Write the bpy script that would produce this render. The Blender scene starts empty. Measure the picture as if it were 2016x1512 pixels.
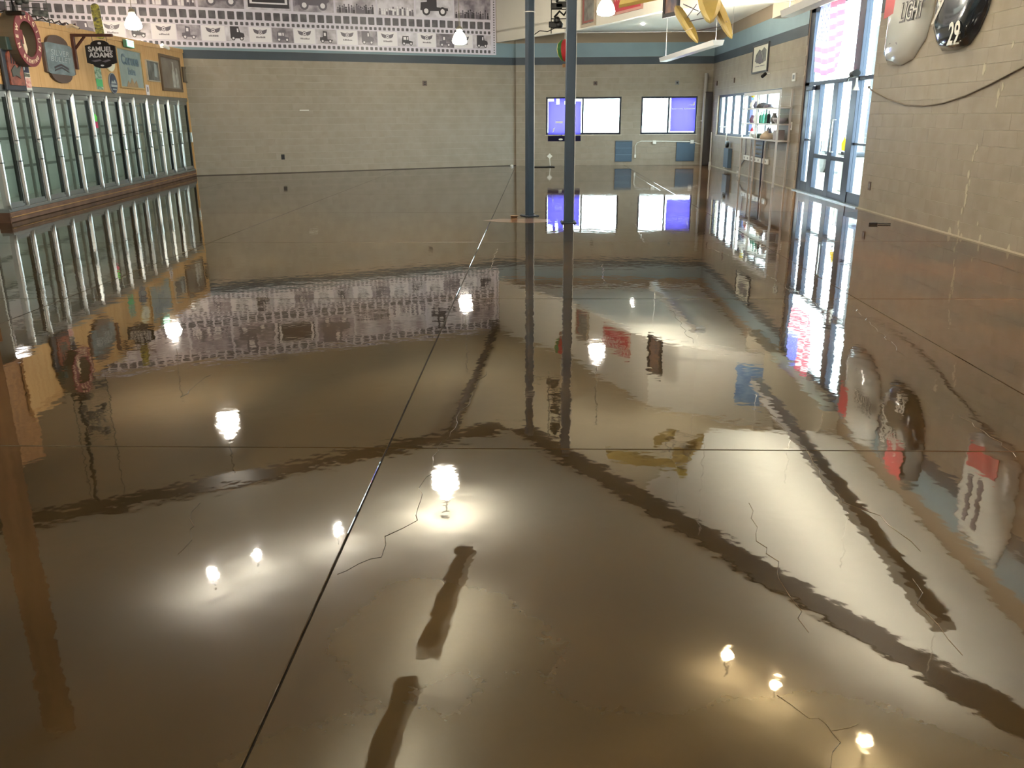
import bpy, math, random
from mathutils import Matrix, Vector, noise
random.seed(7)
S = bpy.context.scene
COL = S.collection
PI = math.pi

# ---------------------------------------------------------------- camera
F, CX, CY, EYE = 1657.0, 1008.0, 756.0, 1.6
def _n(v): return Vector(v).normalized()
_down = _n((32, 5210, F))
_Z = -_down
_Y = Vector((52, -528, F)); _Y = (_Y - _Y.dot(_Z) * _Z).normalized()
_X = _Y.cross(_Z)
def ray(x, y):
    c = Vector((x - CX, y - CY, F))
    return Vector((_X.dot(c), _Y.dot(c), _Z.dot(c)))
cd = bpy.data.cameras.new('camera'); cam = bpy.data.objects.new('camera', cd); COL.objects.link(cam)
cd.sensor_width = 36.0; cd.sensor_fit = 'HORIZONTAL'; cd.lens = F / 2016 * 36.0
cd.clip_start = .05; cd.clip_end = 500
R = Matrix(((_X.x, -_X.y, -_X.z), (_Y.x, -_Y.y, -_Y.z), (_Z.x, -_Z.y, -_Z.z)))
cam.matrix_world = Matrix.Translation((0, 0, EYE)) @ R.to_4x4()
S.camera = cam
S.view_settings.view_transform = 'Standard'; S.view_settings.look = 'None'
S.view_settings.gamma = 1; S.view_settings.use_curve_mapping = False
S.view_settings.exposure = 1.33

# ---------------------------------------------------------------- world and window light
w = bpy.data.worlds.new('sky'); S.world = w; w.use_nodes = True
bg = w.node_tree.nodes['Background']
bg.inputs[0].default_value = (.86, .93, 1, 1); bg.inputs[1].default_value = 9.0
def portal(loc, rot, sx, sy):
    l = bpy.data.lights.new('portal', 'AREA'); l.shape = 'RECTANGLE'; l.size = sx; l.size_y = sy
    l.cycles.is_portal = True
    o = bpy.data.objects.new('portal', l); COL.objects.link(o); o.location = loc; o.rotation_euler = rot
portal((5.95, 17.45, 1.9), (0, PI/2, 0), 3.7, 3.9)
portal((5.95, 24.8, 1.6), (0, PI/2, 0), 1.2, 7.4)
portal((2.8, 29.75, 1.6), (-PI/2, 0, 0), 5.4, 1.2)

# ---------------------------------------------------------------- materials
def lin(c):
    return tuple(((v/255)/12.92 if v/255 <= .04045 else ((v/255+.055)/1.055)**2.4) for v in c) + (1,)
MATS = {}
def mat(name, c, rough=.6, metal=0, var=0, scale=4, bump=0, c2=None, emit=0, trans=0, coat=0, stretch=None, island=False, alpha=1, detail=4, coord='Object', transl=0):
    if name in MATS: return MATS[name]
    m = bpy.data.materials.new(name); m.use_nodes = True; nt = m.node_tree; b = nt.nodes['Principled BSDF']
    b.inputs['Base Color'].default_value = lin(c); b.inputs['Roughness'].default_value = rough
    b.inputs['Metallic'].default_value = metal
    if coat: b.inputs['Coat Weight'].default_value = coat; b.inputs['Coat Roughness'].default_value = .05
    if emit: b.inputs['Emission Color'].default_value = lin(c); b.inputs['Emission Strength'].default_value = emit
    if var or c2 or bump:
        tc = nt.nodes.new('ShaderNodeTexCoord'); mp = nt.nodes.new('ShaderNodeMapping')
        if stretch: mp.inputs['Scale'].default_value = stretch
        nt.links.new(tc.outputs[coord], mp.inputs[0])
        if island:
            oi = nt.nodes.new('ShaderNodeObjectInfo'); cm = nt.nodes.new('ShaderNodeVectorMath'); cm.operation = 'SCALE'
            cm.inputs[0].default_value = (37, 51, 13); nt.links.new(oi.outputs['Random'], cm.inputs['Scale'])
            nt.links.new(cm.outputs[0], mp.inputs['Location'])
        nz = nt.nodes.new('ShaderNodeTexNoise'); nz.inputs['Scale'].default_value = scale; nz.inputs['Detail'].default_value = detail
        nt.links.new(mp.outputs[0], nz.inputs['Vector'])
        rp = nt.nodes.new('ShaderNodeValToRGB'); a = lin(c)
        d = lin(c2) if c2 else tuple(v * (1 - var) for v in a[:3]) + (1,)
        rp.color_ramp.elements[0].position = .35; rp.color_ramp.elements[1].position = .65
        rp.color_ramp.elements[0].color = d; rp.color_ramp.elements[1].color = a
        nt.links.new(nz.outputs[0], rp.inputs[0]); nt.links.new(rp.outputs[0], b.inputs['Base Color'])
        if bump:
            bp = nt.nodes.new('ShaderNodeBump'); bp.inputs['Strength'].default_value = bump; bp.inputs['Distance'].default_value = .01
            nt.links.new(nz.outputs[0], bp.inputs['Height']); nt.links.new(bp.outputs[0], b.inputs['Normal'])
    if transl:
        tr = nt.nodes.new('ShaderNodeBsdfTranslucent'); mx = nt.nodes.new('ShaderNodeMixShader'); mx.inputs[0].default_value = transl
        tr.inputs[0].default_value = lin(c)
        if var or c2: nt.links.new(rp.outputs[0], tr.inputs[0])
        nt.links.new(b.outputs[0], mx.inputs[1]); nt.links.new(tr.outputs[0], mx.inputs[2])
        nt.links.new(mx.outputs[0], nt.nodes['Material Output'].inputs[0])
    MATS[name] = m
    return m
def glass(name, tint=(235, 245, 242), refl=.12):
    if name in MATS: return MATS[name]
    m = bpy.data.materials.new(name); m.use_nodes = True; nt = m.node_tree
    for n in list(nt.nodes):
        if n.type != 'OUTPUT_MATERIAL': nt.nodes.remove(n)
    t = nt.nodes.new('ShaderNodeBsdfTransparent'); t.inputs[0].default_value = lin(tint)
    g = nt.nodes.new('ShaderNodeBsdfGlossy'); g.inputs['Roughness'].default_value = .02
    fr = nt.nodes.new('ShaderNodeLayerWeight'); fr.inputs[0].default_value = .5
    pw = nt.nodes.new('ShaderNodeMath'); pw.operation = 'POWER'; nt.links.new(fr.outputs['Facing'], pw.inputs[0]); pw.inputs[1].default_value = 5
    ma = nt.nodes.new('ShaderNodeMath'); ma.operation = 'MULTIPLY_ADD'; nt.links.new(pw.outputs[0], ma.inputs[0]); ma.inputs[1].default_value = .6; ma.inputs[2].default_value = .03
    mx = nt.nodes.new('ShaderNodeMixShader')
    nt.links.new(ma.outputs[0], mx.inputs[0]); nt.links.new(t.outputs[0], mx.inputs[1]); nt.links.new(g.outputs[0], mx.inputs[2])
    nt.links.new(mx.outputs[0], nt.nodes['Material Output'].inputs[0])
    MATS[name] = m; return m

# ---------------------------------------------------------------- mesh building
class MB:
    def __init__(s): s.v = []; s.f = []; s.m = []
    def add(s, vs, fs, mi=0, M=None):
        o = len(s.v)
        s.v += [tuple(M @ Vector(p)) if M else tuple(p) for p in vs]
        s.f += [tuple(i + o for i in f) for f in fs]; s.m += [mi] * len(fs); return s
    def box(s, x0, x1, y0, y1, z0, z1, mi=0, M=None, bev=0):
        if bev:
            b = bev
            o = [(x0+b, y0+b, z0), (x1-b, y0+b, z0), (x1-b, y1-b, z0), (x0+b, y1-b, z0),
                 (x0, y0, z0+b), (x1, y0, z0+b), (x1, y1, z0+b), (x0, y1, z0+b),
                 (x0, y0, z1-b), (x1, y0, z1-b), (x1, y1, z1-b), (x0, y1, z1-b),
                 (x0+b, y0+b, z1), (x1-b, y0+b, z1), (x1-b, y1-b, z1), (x0+b, y1-b, z1)]
            f = [(3, 2, 1, 0), (12, 13, 14, 15)]
            for k in (0, 4, 8):
                for i in range(4): f.append((k+i, k+(i+1) % 4, k+4+(i+1) % 4, k+4+i))
            return s.add(o, f, mi, M)
        o = [(x0, y0, z0), (x1, y0, z0), (x1, y1, z0), (x0, y1, z0), (x0, y0, z1), (x1, y0, z1), (x1, y1, z1), (x0, y1, z1)]
        return s.add(o, [(3, 2, 1, 0), (4, 5, 6, 7), (0, 1, 5, 4), (1, 2, 6, 5), (2, 3, 7, 6), (3, 0, 4, 7)], mi, M)
    def prism(s, poly, z0, z1, mi=0, M=None, bev=0):
        n = len(poly)
        a = sum(poly[i][0]*poly[(i+1) % n][1] - poly[(i+1) % n][0]*poly[i][1] for i in range(n))
        if a < 0: poly = poly[::-1]
        v = [(x, y, z0) for x, y in poly] + [(x, y, z1) for x, y in poly]
        f = [tuple(range(n-1, -1, -1)), tuple(range(n, 2*n))] + [(i, (i+1) % n, n+(i+1) % n, n+i) for i in range(n)]
        return s.add(v, f, mi, M)
    def ring(s, outer, inner, z0, z1, mi=0, M=None):
        n = len(outer)
        v = [(x, y, z0) for x, y in outer] + [(x, y, z1) for x, y in outer] + [(x, y, z0) for x, y in inner] + [(x, y, z1) for x, y in inner]
        f = []
        for i in range(n):
            j = (i+1) % n
            f += [(i, j, n+j, n+i), (n+i, n+j, 3*n+j, 3*n+i), (3*n+i, 3*n+j, 2*n+j, 2*n+i), (2*n+i, 2*n+j, j, i)]
        return s.add(v, f, mi, M)
    def tube(s, pts, r, n=8, mi=0, M=None, rs=None):
        pts = [Vector(p) for p in pts]; v = []; f = []
        up = Vector((0, 0, 1))
        for i, p in enumerate(pts):
            t = (pts[min(i+1, len(pts)-1)] - pts[max(i-1, 0)]).normalized()
            a = t.cross(up)
            if a.length < .05: a = t.cross(Vector((1, 0, 0)))
            a.normalize(); b = a.cross(t)
            rr = rs[i] if rs else r
            for k in range(n):
                an = 2*PI*k/n; v.append(tuple(p + a*math.cos(an)*rr + b*math.sin(an)*rr))
        for i in range(len(pts)-1):
            for k in range(n):
                j = (k+1) % n; f.append((i*n+k, i*n+j, (i+1)*n+j, (i+1)*n+k))
        f.append(tuple(range(n-1, -1, -1))); f.append(tuple(range((len(pts)-1)*n, len(pts)*n)))
        return s.add(v, f, mi, M)
    def lathe(s, prof, n=24, mi=0, M=None, closed=False):
        v = []; f = []
        for r, z in prof:
            for k in range(n): an = 2*PI*k/n; v.append((r*math.cos(an), r*math.sin(an), z))
        for i in range(len(prof)-1):
            for k in range(n):
                j = (k+1) % n; f.append((i*n+k, i*n+j, (i+1)*n+j, (i+1)*n+k))
        if prof[0][0] > .0001: f.append(tuple(range(n-1, -1, -1)))
        if prof[-1][0] > .0001: f.append(tuple(range((len(prof)-1)*n, len(prof)*n)))
        return s.add(v, f, mi, M)
    def mesh(s, name, mats, smooth=False):
        me = bpy.data.meshes.new(name); me.from_pydata(s.v, [], s.f)
        for m in (mats if isinstance(mats, (list, tuple)) else [mats]): me.materials.append(m)
        for p, i in zip(me.polygons, s.m): p.material_index = i; p.use_smooth = smooth
        me.validate(); me.update(); return me
def ell(rx, ry, n=24, cx=0, cy=0, a0=0, a1=2*PI, end=False):
    return [(cx + rx*math.cos(a0+(a1-a0)*i/n), cy + ry*math.sin(a0+(a1-a0)*i/n)) for i in range(n + (1 if end else 0))]
def rrect(x0, x1, y0, y1, r, k=4):
    p = []
    for cx, cy, a in ((x1-r, y1-r, 0), (x0+r, y1-r, PI/2), (x0+r, y0+r, PI), (x1-r, y0+r, 1.5*PI)):
        p += [(cx + r*math.cos(a+PI/2*i/k), cy + r*math.sin(a+PI/2*i/k)) for i in range(k+1)]
    return p
def thing(name, label, cat, M=None, group=None, kind=None):
    o = bpy.data.objects.new(name, None); COL.objects.link(o); o.empty_display_size = .05
    if M is not None: o.matrix_world = M if isinstance(M, Matrix) else Matrix.Translation(M)
    tagit(o, label, cat, group, kind); return o
def tagit(o, label=None, cat=None, group=None, kind=None):
    if label: o['label'] = label
    if cat: o['category'] = cat
    if group: o['group'] = group
    if kind: o['kind'] = kind
    return o
def part(name, mb, m, parent=None, smooth=False, M=None, label=None, kind=None):
    me = mb.mesh(name, m, smooth) if isinstance(mb, MB) else mb
    o = bpy.data.objects.new(name, me); COL.objects.link(o); o.parent = parent
    if M is not None: o.matrix_local = M
    if label: o['label'] = label
    if kind: o['kind'] = kind
    return o
def single(name, mb, m, label, cat, M=None, group=None, smooth=False, kind=None):
    o = part(name, mb, m, None, smooth); 
    if M is not None: o.matrix_world = M if isinstance(M, Matrix) else Matrix.Translation(M)
    return tagit(o, label, cat, group, kind)
def struct(name, mb, m, parent=None, smooth=False):
    o = part(name, mb, m, parent, smooth)
    if parent is None: o['kind'] = 'structure'
    return o
def textmesh(s, size, ext=.002, sx=1, bold=0, shear=0):
    c = bpy.data.curves.new('t', 'FONT'); c.body = s; c.size = size; c.extrude = ext; c.align_x = 'CENTER'; c.align_y = 'CENTER'
    c.offset = bold; c.shear = shear; c.resolution_u = 3
    o = bpy.data.objects.new('t', c); COL.objects.link(o)
    bpy.context.view_layer.update()
    me = bpy.data.meshes.new_from_object(o.evaluated_get(bpy.context.evaluated_depsgraph_get()))
    bpy.data.objects.remove(o); bpy.data.curves.remove(c)
    if sx != 1:
        for v in me.vertices: v.co.x *= sx
    return me
def text(s, size, m, parent, x, y, z, sx=1, bold=0, shear=0, rot=0, ext=.002, name='lettering'):
    me = textmesh(s, size, ext, sx, bold, shear); me.materials.clear(); me.materials.append(m); me.name = name
    return part(name, me, m, parent, M=Matrix.Translation((x, y, z)) @ Matrix.Rotation(rot, 4, 'Z'))
class Plane:
    def __init__(s, p0, p1, w=0):
        s.u = Vector((p1[0]-p0[0], p1[1]-p0[1], 0)); s.L = s.u.length; s.u.normalize()
        s.n = Vector((s.u.y, -s.u.x, 0)); s.p0 = Vector((p0[0], p0[1], 0)) + s.n*w
    def M(s, a, z, w=0):
        p = s.p0 + s.u*a + s.n*w
        return Matrix(((s.u.x, 0, s.n.x, p.x), (s.u.y, 0, s.n.y, p.y), (0, 1, 0, z), (0, 0, 0, 1)))
    def at(s, a, z, w=0): return s.p0 + s.u*a + s.n*w + Vector((0, 0, z))
    def px(s, x, y):
        r = ray(x, y); c = Vector((0, 0, EYE)); t = (s.p0 - c).dot(s.n) / r.dot(s.n); p = c + r*t
        return (p - s.p0).dot(s.u), p.z
    def M0(s): return s.M(0, 0, 0)
def floor_px(x, y, z=0):
    r = ray(x, y); t = (z - EYE) / r.z; return Vector((0, 0, EYE)) + r*t
def at_D(x, y, D):
    r = ray(x, y); return Vector((0, 0, EYE)) + r*(D/math.hypot(r.x, r.y))
def mirror_px(x, y, z):
    r = ray(x, y); t = (-EYE - z) / r.z; p = Vector((0, 0, EYE)) + r*t; p.z = z; return p

COOL = Plane((-8.51, 13.47), (-9.93, 24.98))
BACK = Plane((-15, 22.345), (-.75, 29.6))
FAR = Plane((-.75, 29.5), (5.72, 29.5))
RIGHT = Plane((5.72, 29.5), (5.72, -5))
HI = 5.65; LOW = 4.17; SLAB = 3.95
# ---------------------------------------------------------------- paints
def wallpaint():
    m = mat('block paint', (150, 141, 127), .55, 0, c2=(140, 131, 116), scale=3.0, bump=.05, island=True)
    return m
BLOCK = wallpaint()
MORT = mat('mortar paint', (190, 179, 163), .6, var=.06, scale=5)
SLATE = mat('slate band paint', (58, 68, 78), .55, var=.12, scale=2)
TEAL = mat('pale blue band paint', (122, 145, 155), .55, var=.08, scale=1.5)
TAN = mat('tan upper paint', (140, 124, 104), .6, var=.06, scale=1.5)
WHITE = mat('white drywall', (226, 224, 214), .6, var=.05, scale=.8)
CEILP = mat('ceiling paint', (182, 170, 144), .7, var=.06, scale=.5)
SLABP = mat('soffit paint', (236, 232, 218), .7, var=.05, scale=.5)
DARKM = mat('dark bronze metal', (42, 46, 56), .4, .6)
BEAMW = mat('dark stained beam', (40, 30, 22), .6, var=.3, scale=3)
GLASS = glass('clear glass')
BLACK = mat('black metal', (22, 22, 24), .45, .2)
WHT = mat('white enamel', (225, 225, 220), .4)
GREY = mat('grey plastic', (120, 122, 124), .5)
ALU = mat('brushed aluminium', (216, 222, 222), .3, .95, var=.12, scale=8, stretch=(1, .05, 1))

# ---------------------------------------------------------------- floor: slabs, joints, cracks
def floormat():
    m = bpy.data.materials.new('stained coated concrete'); m.use_nodes = True; nt = m.node_tree; N = nt.nodes; L = nt.links
    b = N['Principled BSDF']
    g = N.new('ShaderNodeNewGeometry')
    def nz(scale, detail=4, dist=0, vec=None, rough=.5):
        n = N.new('ShaderNodeTexNoise'); n.inputs['Scale'].default_value = scale; n.inputs['Detail'].default_value = detail
        n.inputs['Distortion'].default_value = dist; n.inputs['Roughness'].default_value = rough
        L.new(vec or g.outputs['Position'], n.inputs['Vector']); return n.outputs[0]
    def ramp(src, a, bb, p0=.35, p1=.65):
        r = N.new('ShaderNodeValToRGB'); r.color_ramp.elements[0].position = p0; r.color_ramp.elements[1].position = p1
        r.color_ramp.elements[0].color = a; r.color_ramp.elements[1].color = bb; L.new(src, r.inputs[0]); return r.outputs[0]
    def mix(f, a, bb, mode='MIX'):
        x = N.new('ShaderNodeMix'); x.data_type = 'RGBA'; x.blend_type = mode
        if hasattr(f, 'links') or not isinstance(f, float): L.new(f, x.inputs[0])
        else: x.inputs[0].default_value = f
        L.new(a, x.inputs[6]); L.new(bb, x.inputs[7]); return x.outputs[2]
    c1 = ramp(nz(.45, 2, 1.2), lin((54, 43, 26)), lin((78, 62, 38)))
    c2 = ramp(nz(.8, 2, .8), lin((58, 43, 28)), lin((122, 78, 44)))
    sp = N.new('ShaderNodeSeparateXYZ'); L.new(g.outputs['Position'], sp.inputs[0])
    mr = N.new('ShaderNodeMapRange'); mr.inputs[1].default_value = 1.5; mr.inputs[2].default_value = 4.5
    mr.inputs[3].default_value = .0; mr.inputs[4].default_value = .9; L.new(sp.outputs[0], mr.inputs[0])
    c = mix(mr.outputs[0], c1, c2)
    c = mix(.38, c, ramp(nz(1.6, 2, .4), (.42, .4, .38, 1), (1, 1, 1, 1), .3, .7), 'MULTIPLY')
    c = mix(.05, c, ramp(nz(40, 1), (.5, .5, .5, 1), (1, 1, 1, 1), .3, .6), 'MULTIPLY')
    L.new(c, b.inputs['Base Color'])
    b.inputs['Roughness'].default_value = .45
    b.inputs['Specular IOR Level'].default_value = 0
    b.inputs['Coat Weight'].default_value = 1; b.inputs['Coat IOR'].default_value = 1.64
    b.inputs['Coat Roughness'].default_value = .028
    def add(a, ka, bb, kb):
        x = N.new('ShaderNodeMath'); x.operation = 'MULTIPLY'; L.new(a, x.inputs[0]); x.inputs[1].default_value = ka
        y = N.new('ShaderNodeMath'); y.operation = 'MULTIPLY_ADD'; L.new(bb, y.inputs[0]); y.inputs[1].default_value = kb; L.new(x.outputs[0], y.inputs[2]); return y.outputs[0]
    h = add(nz(1.3, 1), .0011, nz(7.0, 2), .00065)
    h2 = N.new('ShaderNodeMath'); h2.operation = 'MULTIPLY_ADD'; L.new(nz(34, 2), h2.inputs[0]); h2.inputs[1].default_value = .000035; L.new(h, h2.inputs[2])
    bp = N.new('ShaderNodeBump'); bp.inputs['Strength'].default_value = 1; bp.inputs['Distance'].default_value = 1.0
    L.new(h2.outputs[0], bp.inputs['Height']); L.new(bp.outputs[0], b.inputs['Coat Normal'])
    return m
FLOOR = floormat()
JOINT = mat('joint filler', (20, 16, 13), .6)
fl = MB().box(-15, 6.2, -5, 30, -.12, -.012)
floor = struct('floor', fl, JOINT)
xs = [-15, -11.74, -8.08, -4.42, -.76, 2.9, 6.2]; ys = [-5, -3.37, .29, 3.95, 7.61, 11.27, 14.93, 18.59, 22.25, 25.91, 30]
for i in range(len(xs)-1):
    for j in range(len(ys)-1):
        g_ = .0035
        part('slab', MB().box(xs[i]+g_, xs[i+1]-g_, ys[j]+g_, ys[j+1]-g_, -.05, 0, bev=.0025), FLOOR, floor)
CRK = mat('crack glint', (112, 96, 72), .25, coat=1)  # pale tone paints the glint along each crack
CRKD = mat('crack shadow', (30, 24, 18), .6)
def crack(pts, wd=.006):
    P = [floor_px(*p) for p in pts]; Q = []
    for a, b in zip(P, P[1:]):
        n = max(2, int((b-a).length / .06))
        for k in range(n):
            q = a.lerp(b, k/n); q.x += random.uniform(-.018, .018); q.y += random.uniform(-.018, .018); Q.append(q)
    Q.append(P[-1]); mb = MB()
    for a, b in zip(Q, Q[1:]):
        d = (b-a); d.z = 0
        if d.length < 1e-4: continue
        d.normalize(); n = Vector((-d.y, d.x, 0)) * wd * .65 * random.uniform(.35, 1)
        mb.add([a-n*.5+Vector((0, 0, .0008)), b-n*.5+Vector((0, 0, .0008)), b+Vector((0, 0, .0016)), a+Vector((0, 0, .0016))], [(0, 1, 2, 3)], 0)
        mb.add([a+Vector((0, 0, .0016)), b+Vector((0, 0, .0016)), b+n*.5+Vector((0, 0, .0004)), a+n*.5+Vector((0, 0, .0004))], [(0, 1, 2, 3)], 1)
    part('crack', mb, [CRK, CRKD], floor)
crack([(960, 730), (938, 765), (905, 815), (893, 850), (862, 880), (845, 930), (822, 985), (815, 1028), (765, 1058), (745, 1095), (715, 1110), (664, 1131)], .007)
crack([(415, 737), (385, 762), (355, 782)], .008)
crack([(395, 990), (378, 1020), (380, 1060), (350, 1092)], .005)
crack([(978, 490), (965, 530)], .012)
crack([(1506, 800), (1540, 845), (1590, 890), (1612, 935), (1660, 990), (1730, 1015), (1770, 1055), (1812, 1085)], .005)
crack([(1480, 990), (1487, 1050), (1530, 1110), (1560, 1180), (1592, 1245)], .004)
crack([(1800, 1140), (1812, 1190), (1850, 1225), (1895, 1290)], .005)
crack([(1540, 1365), (1590, 1410), (1640, 1432), (1645, 1460), (1635, 1512)], .005)
crack([(1640, 1432), (1690, 1425)], .004)
crack([(1185, 520), (1190, 560)], .012)
crack([(1545, 560), (1640, 620)], .01); crack([(1675, 600), (1780, 700)], .009)
crack([(1395, 488), (1480, 520), (1560, 575)], .012)
crack([(1880, 815), (1940, 850), (2000, 900)], .006)
crack([(1250, 345), (1300, 375)], .03); crack([(1320, 610), (1365, 675)], .008)
crack([(1250, 440), (1268, 478)], .014)
STAIN = mat('tan residue', (150, 104, 70), .3, coat=1, c2=(120, 84, 58), scale=3)
q = [floor_px(*p) for p in [(950, 434), (985, 431), (1050, 430), (1082, 432), (1085, 437), (1040, 439), (980, 437)]]
part('stain', MB().prism([(p.x, p.y) for p in q], .0003, .0012), STAIN, floor)

# ---------------------------------------------------------------- walls
BM = {}
def BMB(x0, x1, z, mb=None):
    mb = mb or MB(); a, b = x0+.0006, x1-.0006
    p = [(z+.002, -.01), (z+.002, .0045), (z+.0035, .006), (z+.1965, .006), (z+.198, .0045), (z+.198, -.01)]
    v = [(a, q[0], q[1]) for q in p] + [(b, q[0], q[1]) for q in p]
    return mb.add(v, [(i, i+6, i+7, i+1) for i in range(5)] + [(0, 1, 2, 3, 4, 5), (11, 10, 9, 8, 7, 6)])
def blockmesh(wd):
    k = round(wd, 3)
    if k not in BM: BM[k] = BMB(0, wd, 0).mesh('block', BLOCK)
    return BM[k]
def wall(name, P, a0, a1, top, holes=(), rows=16, lim=300, keyf=None, band=True, vis=None):
    cuts = sorted({a0, a1} | {v for h in holes for v in h[:2]})
    mb = MB()
    for c0, c1 in zip(cuts, cuts[1:]):
        z = 0
        for h in sorted([h for h in holes if h[0] <= c0+.001 and h[1] >= c1-.001], key=lambda h: h[2]):
            if h[2] > z: mb.box(c0, c1, z, h[2], -.2, 0)
            z = h[3]
        if z < top: mb.box(c0, c1, z, top, -.2, 0)
    wm = Matrix(P.M0())
    wo = struct(name, mb, MORT if rows else TAN); wo.matrix_world = wm
    def spans(z0, z1):
        hs = sorted([h for h in holes if h[2] < z1-.01 and h[3] > z0+.01]); x = a0; out = []
        for h in hs:
            if h[0] > x: out.append((x, h[0]))
            x = h[1]
        if x < a1: out.append((x, a1))
        return out
    bl = []
    for r in range(rows):
        z = r*.2
        for s0, s1 in spans(z, z+.2):
            if vis: s0 = max(s0, vis[0]); s1 = min(s1, vis[1])
            x = s0
            first = .2 if r % 2 else .4
            while x < s1-.02:
                x1 = min(s1, x+first); first = .4
                if x1-x > .05: bl.append((x, z, x1-x))
                x = x1
    bl.sort(key=keyf or (lambda b: (P.at(b[0], b[1]) - Vector((0, 0, 1.6))).length))
    rest = MB()
    for i, (x, z, wd) in enumerate(bl):
        if i < lim:
            o = bpy.data.objects.new('block', blockmesh(wd)); COL.objects.link(o); o.parent = wo
            o.matrix_local = Matrix.Translation((x, z, random.uniform(-.0006, .0006)))
        else: BMB(x, x+wd, z, rest)
    if rest.v: part('upper_blocks', rest, BLOCK, wo, kind='stuff')
    if band:
        for nm, z0, z1, m in (('dark_band', 3.2, 3.43, SLATE), ('pale_band', 3.432, 3.86, TEAL), ('tan_band', 3.862, top, TAN)):
            if z1 > top: continue
            b = MB()
            for s0, s1 in spans(z0, z1): b.box(s0, s1, z0, z1, -.005, .007)
            part(nm, b, m, wo)
    return wo
s_mural_end = BACK.px(976, 60)[0]
wall('wall_back', BACK, 0, BACK.L, HI, vis=(5.2, 99), keyf=lambda b: (b[1] < 0, -b[1] if False else (BACK.at(b[0], b[1])-Vector((0, 0, 1.6))).length))
FW = [(FAR.px(1075, 225)[0], FAR.px(1223, 225)[0]), (FAR.px(1262, 225)[0], FAR.px(1372, 225)[0])]
wall('wall_far', FAR, 0, FAR.L, LOW, [(a, b, 1.0, 2.2) for a, b in FW])
DOOR = (29.5-19.45, 29.5-15.45)
RW = (29.5-28.5, 29.5-21.1)
wall('wall_right', RIGHT, 0, 34.5, HI, [(RW[0], RW[1], 1.0, 2.2), (DOOR[0], DOOR[1], 0, 3.7)], vis=(0, 25.5),
     keyf=lambda b: abs(b[0]-16.5) if b[0] > 13 else 30+b[0])
struct('wall_left', MB().box(-15.2, -15, -5, 22.6, 0, HI), TAN)
struct('wall_near', MB().box(-15.2, 6, -5.2, -5, 0, HI), TAN)
# ---------------------------------------------------------------- ceilings
def poly(pts, z0, z1): return MB().prism(pts, z0, z1)
struct('ceiling', MB().box(-15.3, 6, -5.2, 30.2, HI, HI+.15), CEILP)
BK = [(-1.36, 29.25), (1.2, 25.2), (2.88, 20.9), (5.71, 19.35)]
alc = BK + [(5.71, 29.49), (-.75, 29.49)]
struct('ceiling_alcove', poly(alc, LOW, LOW+.06), WHITE)
bkw = thing('wall_bulkhead', None, None, kind='structure')
for a, b in zip(BK, BK[1:]):
    d = Vector((b[0]-a[0], b[1]-a[1])).normalized(); n = Vector((-d.y, d.x)) * .12
    if n.x < 0: n = -n
    part('drywall_panel', MB().prism([a, b, (b[0]+n.x, b[1]+n.y), (a[0]+n.x, a[1]+n.y)], 3.88, HI), WHITE, bkw)
E0 = mirror_px(100, 1030, SLAB); E1 = Vector((-.5, 14.62, 0)); E2 = mirror_px(2016, 1462, SLAB)
dl = (E0-E1); dl.z = 0; dl.normalize(); dr = (E2-E1); dr.z = 0; dr.normalize()
Lf = E1 + dl*9.2; Rt = E1 + dr*11.6
struct('ceiling_soffit', poly([(E1.x, E1.y), (Lf.x, Lf.y), (-14.9, Lf.y), (-14.9, -4.9), (5.7, -4.9), (5.7, Rt.y-.6), (Rt.x, Rt.y)], SLAB, SLAB+.1), SLABP)
for nm, d in (('trim_1', dl), ('trim_2', dr)):
    n = Vector((-d.y, d.x, 0)); n = n if n.y > 0 else -n
    ln = 9.2 if nm == 'trim_1' else 10.8
    a = E1; b = E1 + d*ln
    struct(nm, MB().prism([(a.x, a.y), (b.x, b.y), (b.x+n.x*.42, b.y+n.y*.42), (a.x+n.x*.42, a.y+n.y*.42)], SLAB-.03, SLAB+.45), BEAMW)
q1 = mirror_px(1400, 845, LOW); s1 = E1 + dr*3.2; s2 = E1 + dr*10.5
struct('ceiling_right', poly([(5.7, 15.1), (q1.x, 15.3), (s1.x+.25, s1.y+.2), (s2.x+.3, s2.y+.2), (5.7, 5.5)], LOW, LOW+.08), WHITE)
struct('trim_3', MB().prism([(5.4, 21.3), (5.71, 21.3), (5.71, 15.2), (5.4, 15.2)], 3.72, LOW+.9), mat('beige soffit', (176, 168, 150), .6))
# ---------------------------------------------------------------- far windows
def window(name, P, a, b, z0, z1, mulls, fw=.06, fm=DARKM, depth=(-.12, -.05)):
    W = thing(name, None, None, P.M0(), kind='structure')
    d0, d1 = depth
    part('frame', MB().ring([(a, z0), (b, z0), (b, z1), (a, z1)], [(a+fw, z0+fw), (b-fw, z0+fw), (b-fw, z1-fw), (a+fw, z1-fw)], d0, d1), fm, W)
    e = [a+fw] + [v for m in mulls for v in (m-fw/2, m+fw/2)] + [b-fw]
    for m in mulls: part('mullion', MB().box(m-fw/2, m+fw/2, z0+fw, z1-fw, d0, d1), fm, W)
    for k in range(0, len(e), 2): part('pane', MB().box(e[k], e[k+1], z0+fw, z1-fw, (d0+d1)/2-.003, (d0+d1)/2+.003), GLASS, W)
    part('sill', MB().box(a-.03, b+.03, z0-.03, z0, -.19, .02, bev=.004), MORT, W)
    return W
window('window_1', FAR, FW[0][0], FW[0][1], 1.0, 2.2, [FAR.px(1147.5, 225)[0]])
window('window_2', FAR, FW[1][0], FW[1][1], 1.0, 2.2, [FAR.px(1316.5, 225)[0]])
window('window_3', RIGHT, RW[0], RW[1], 1.0, 2.2, [RIGHT.px(x, 230)[0] for x in (1422.5, 1437, 1452.5, 1467, 1484, 1503)], fw=.07)

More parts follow.
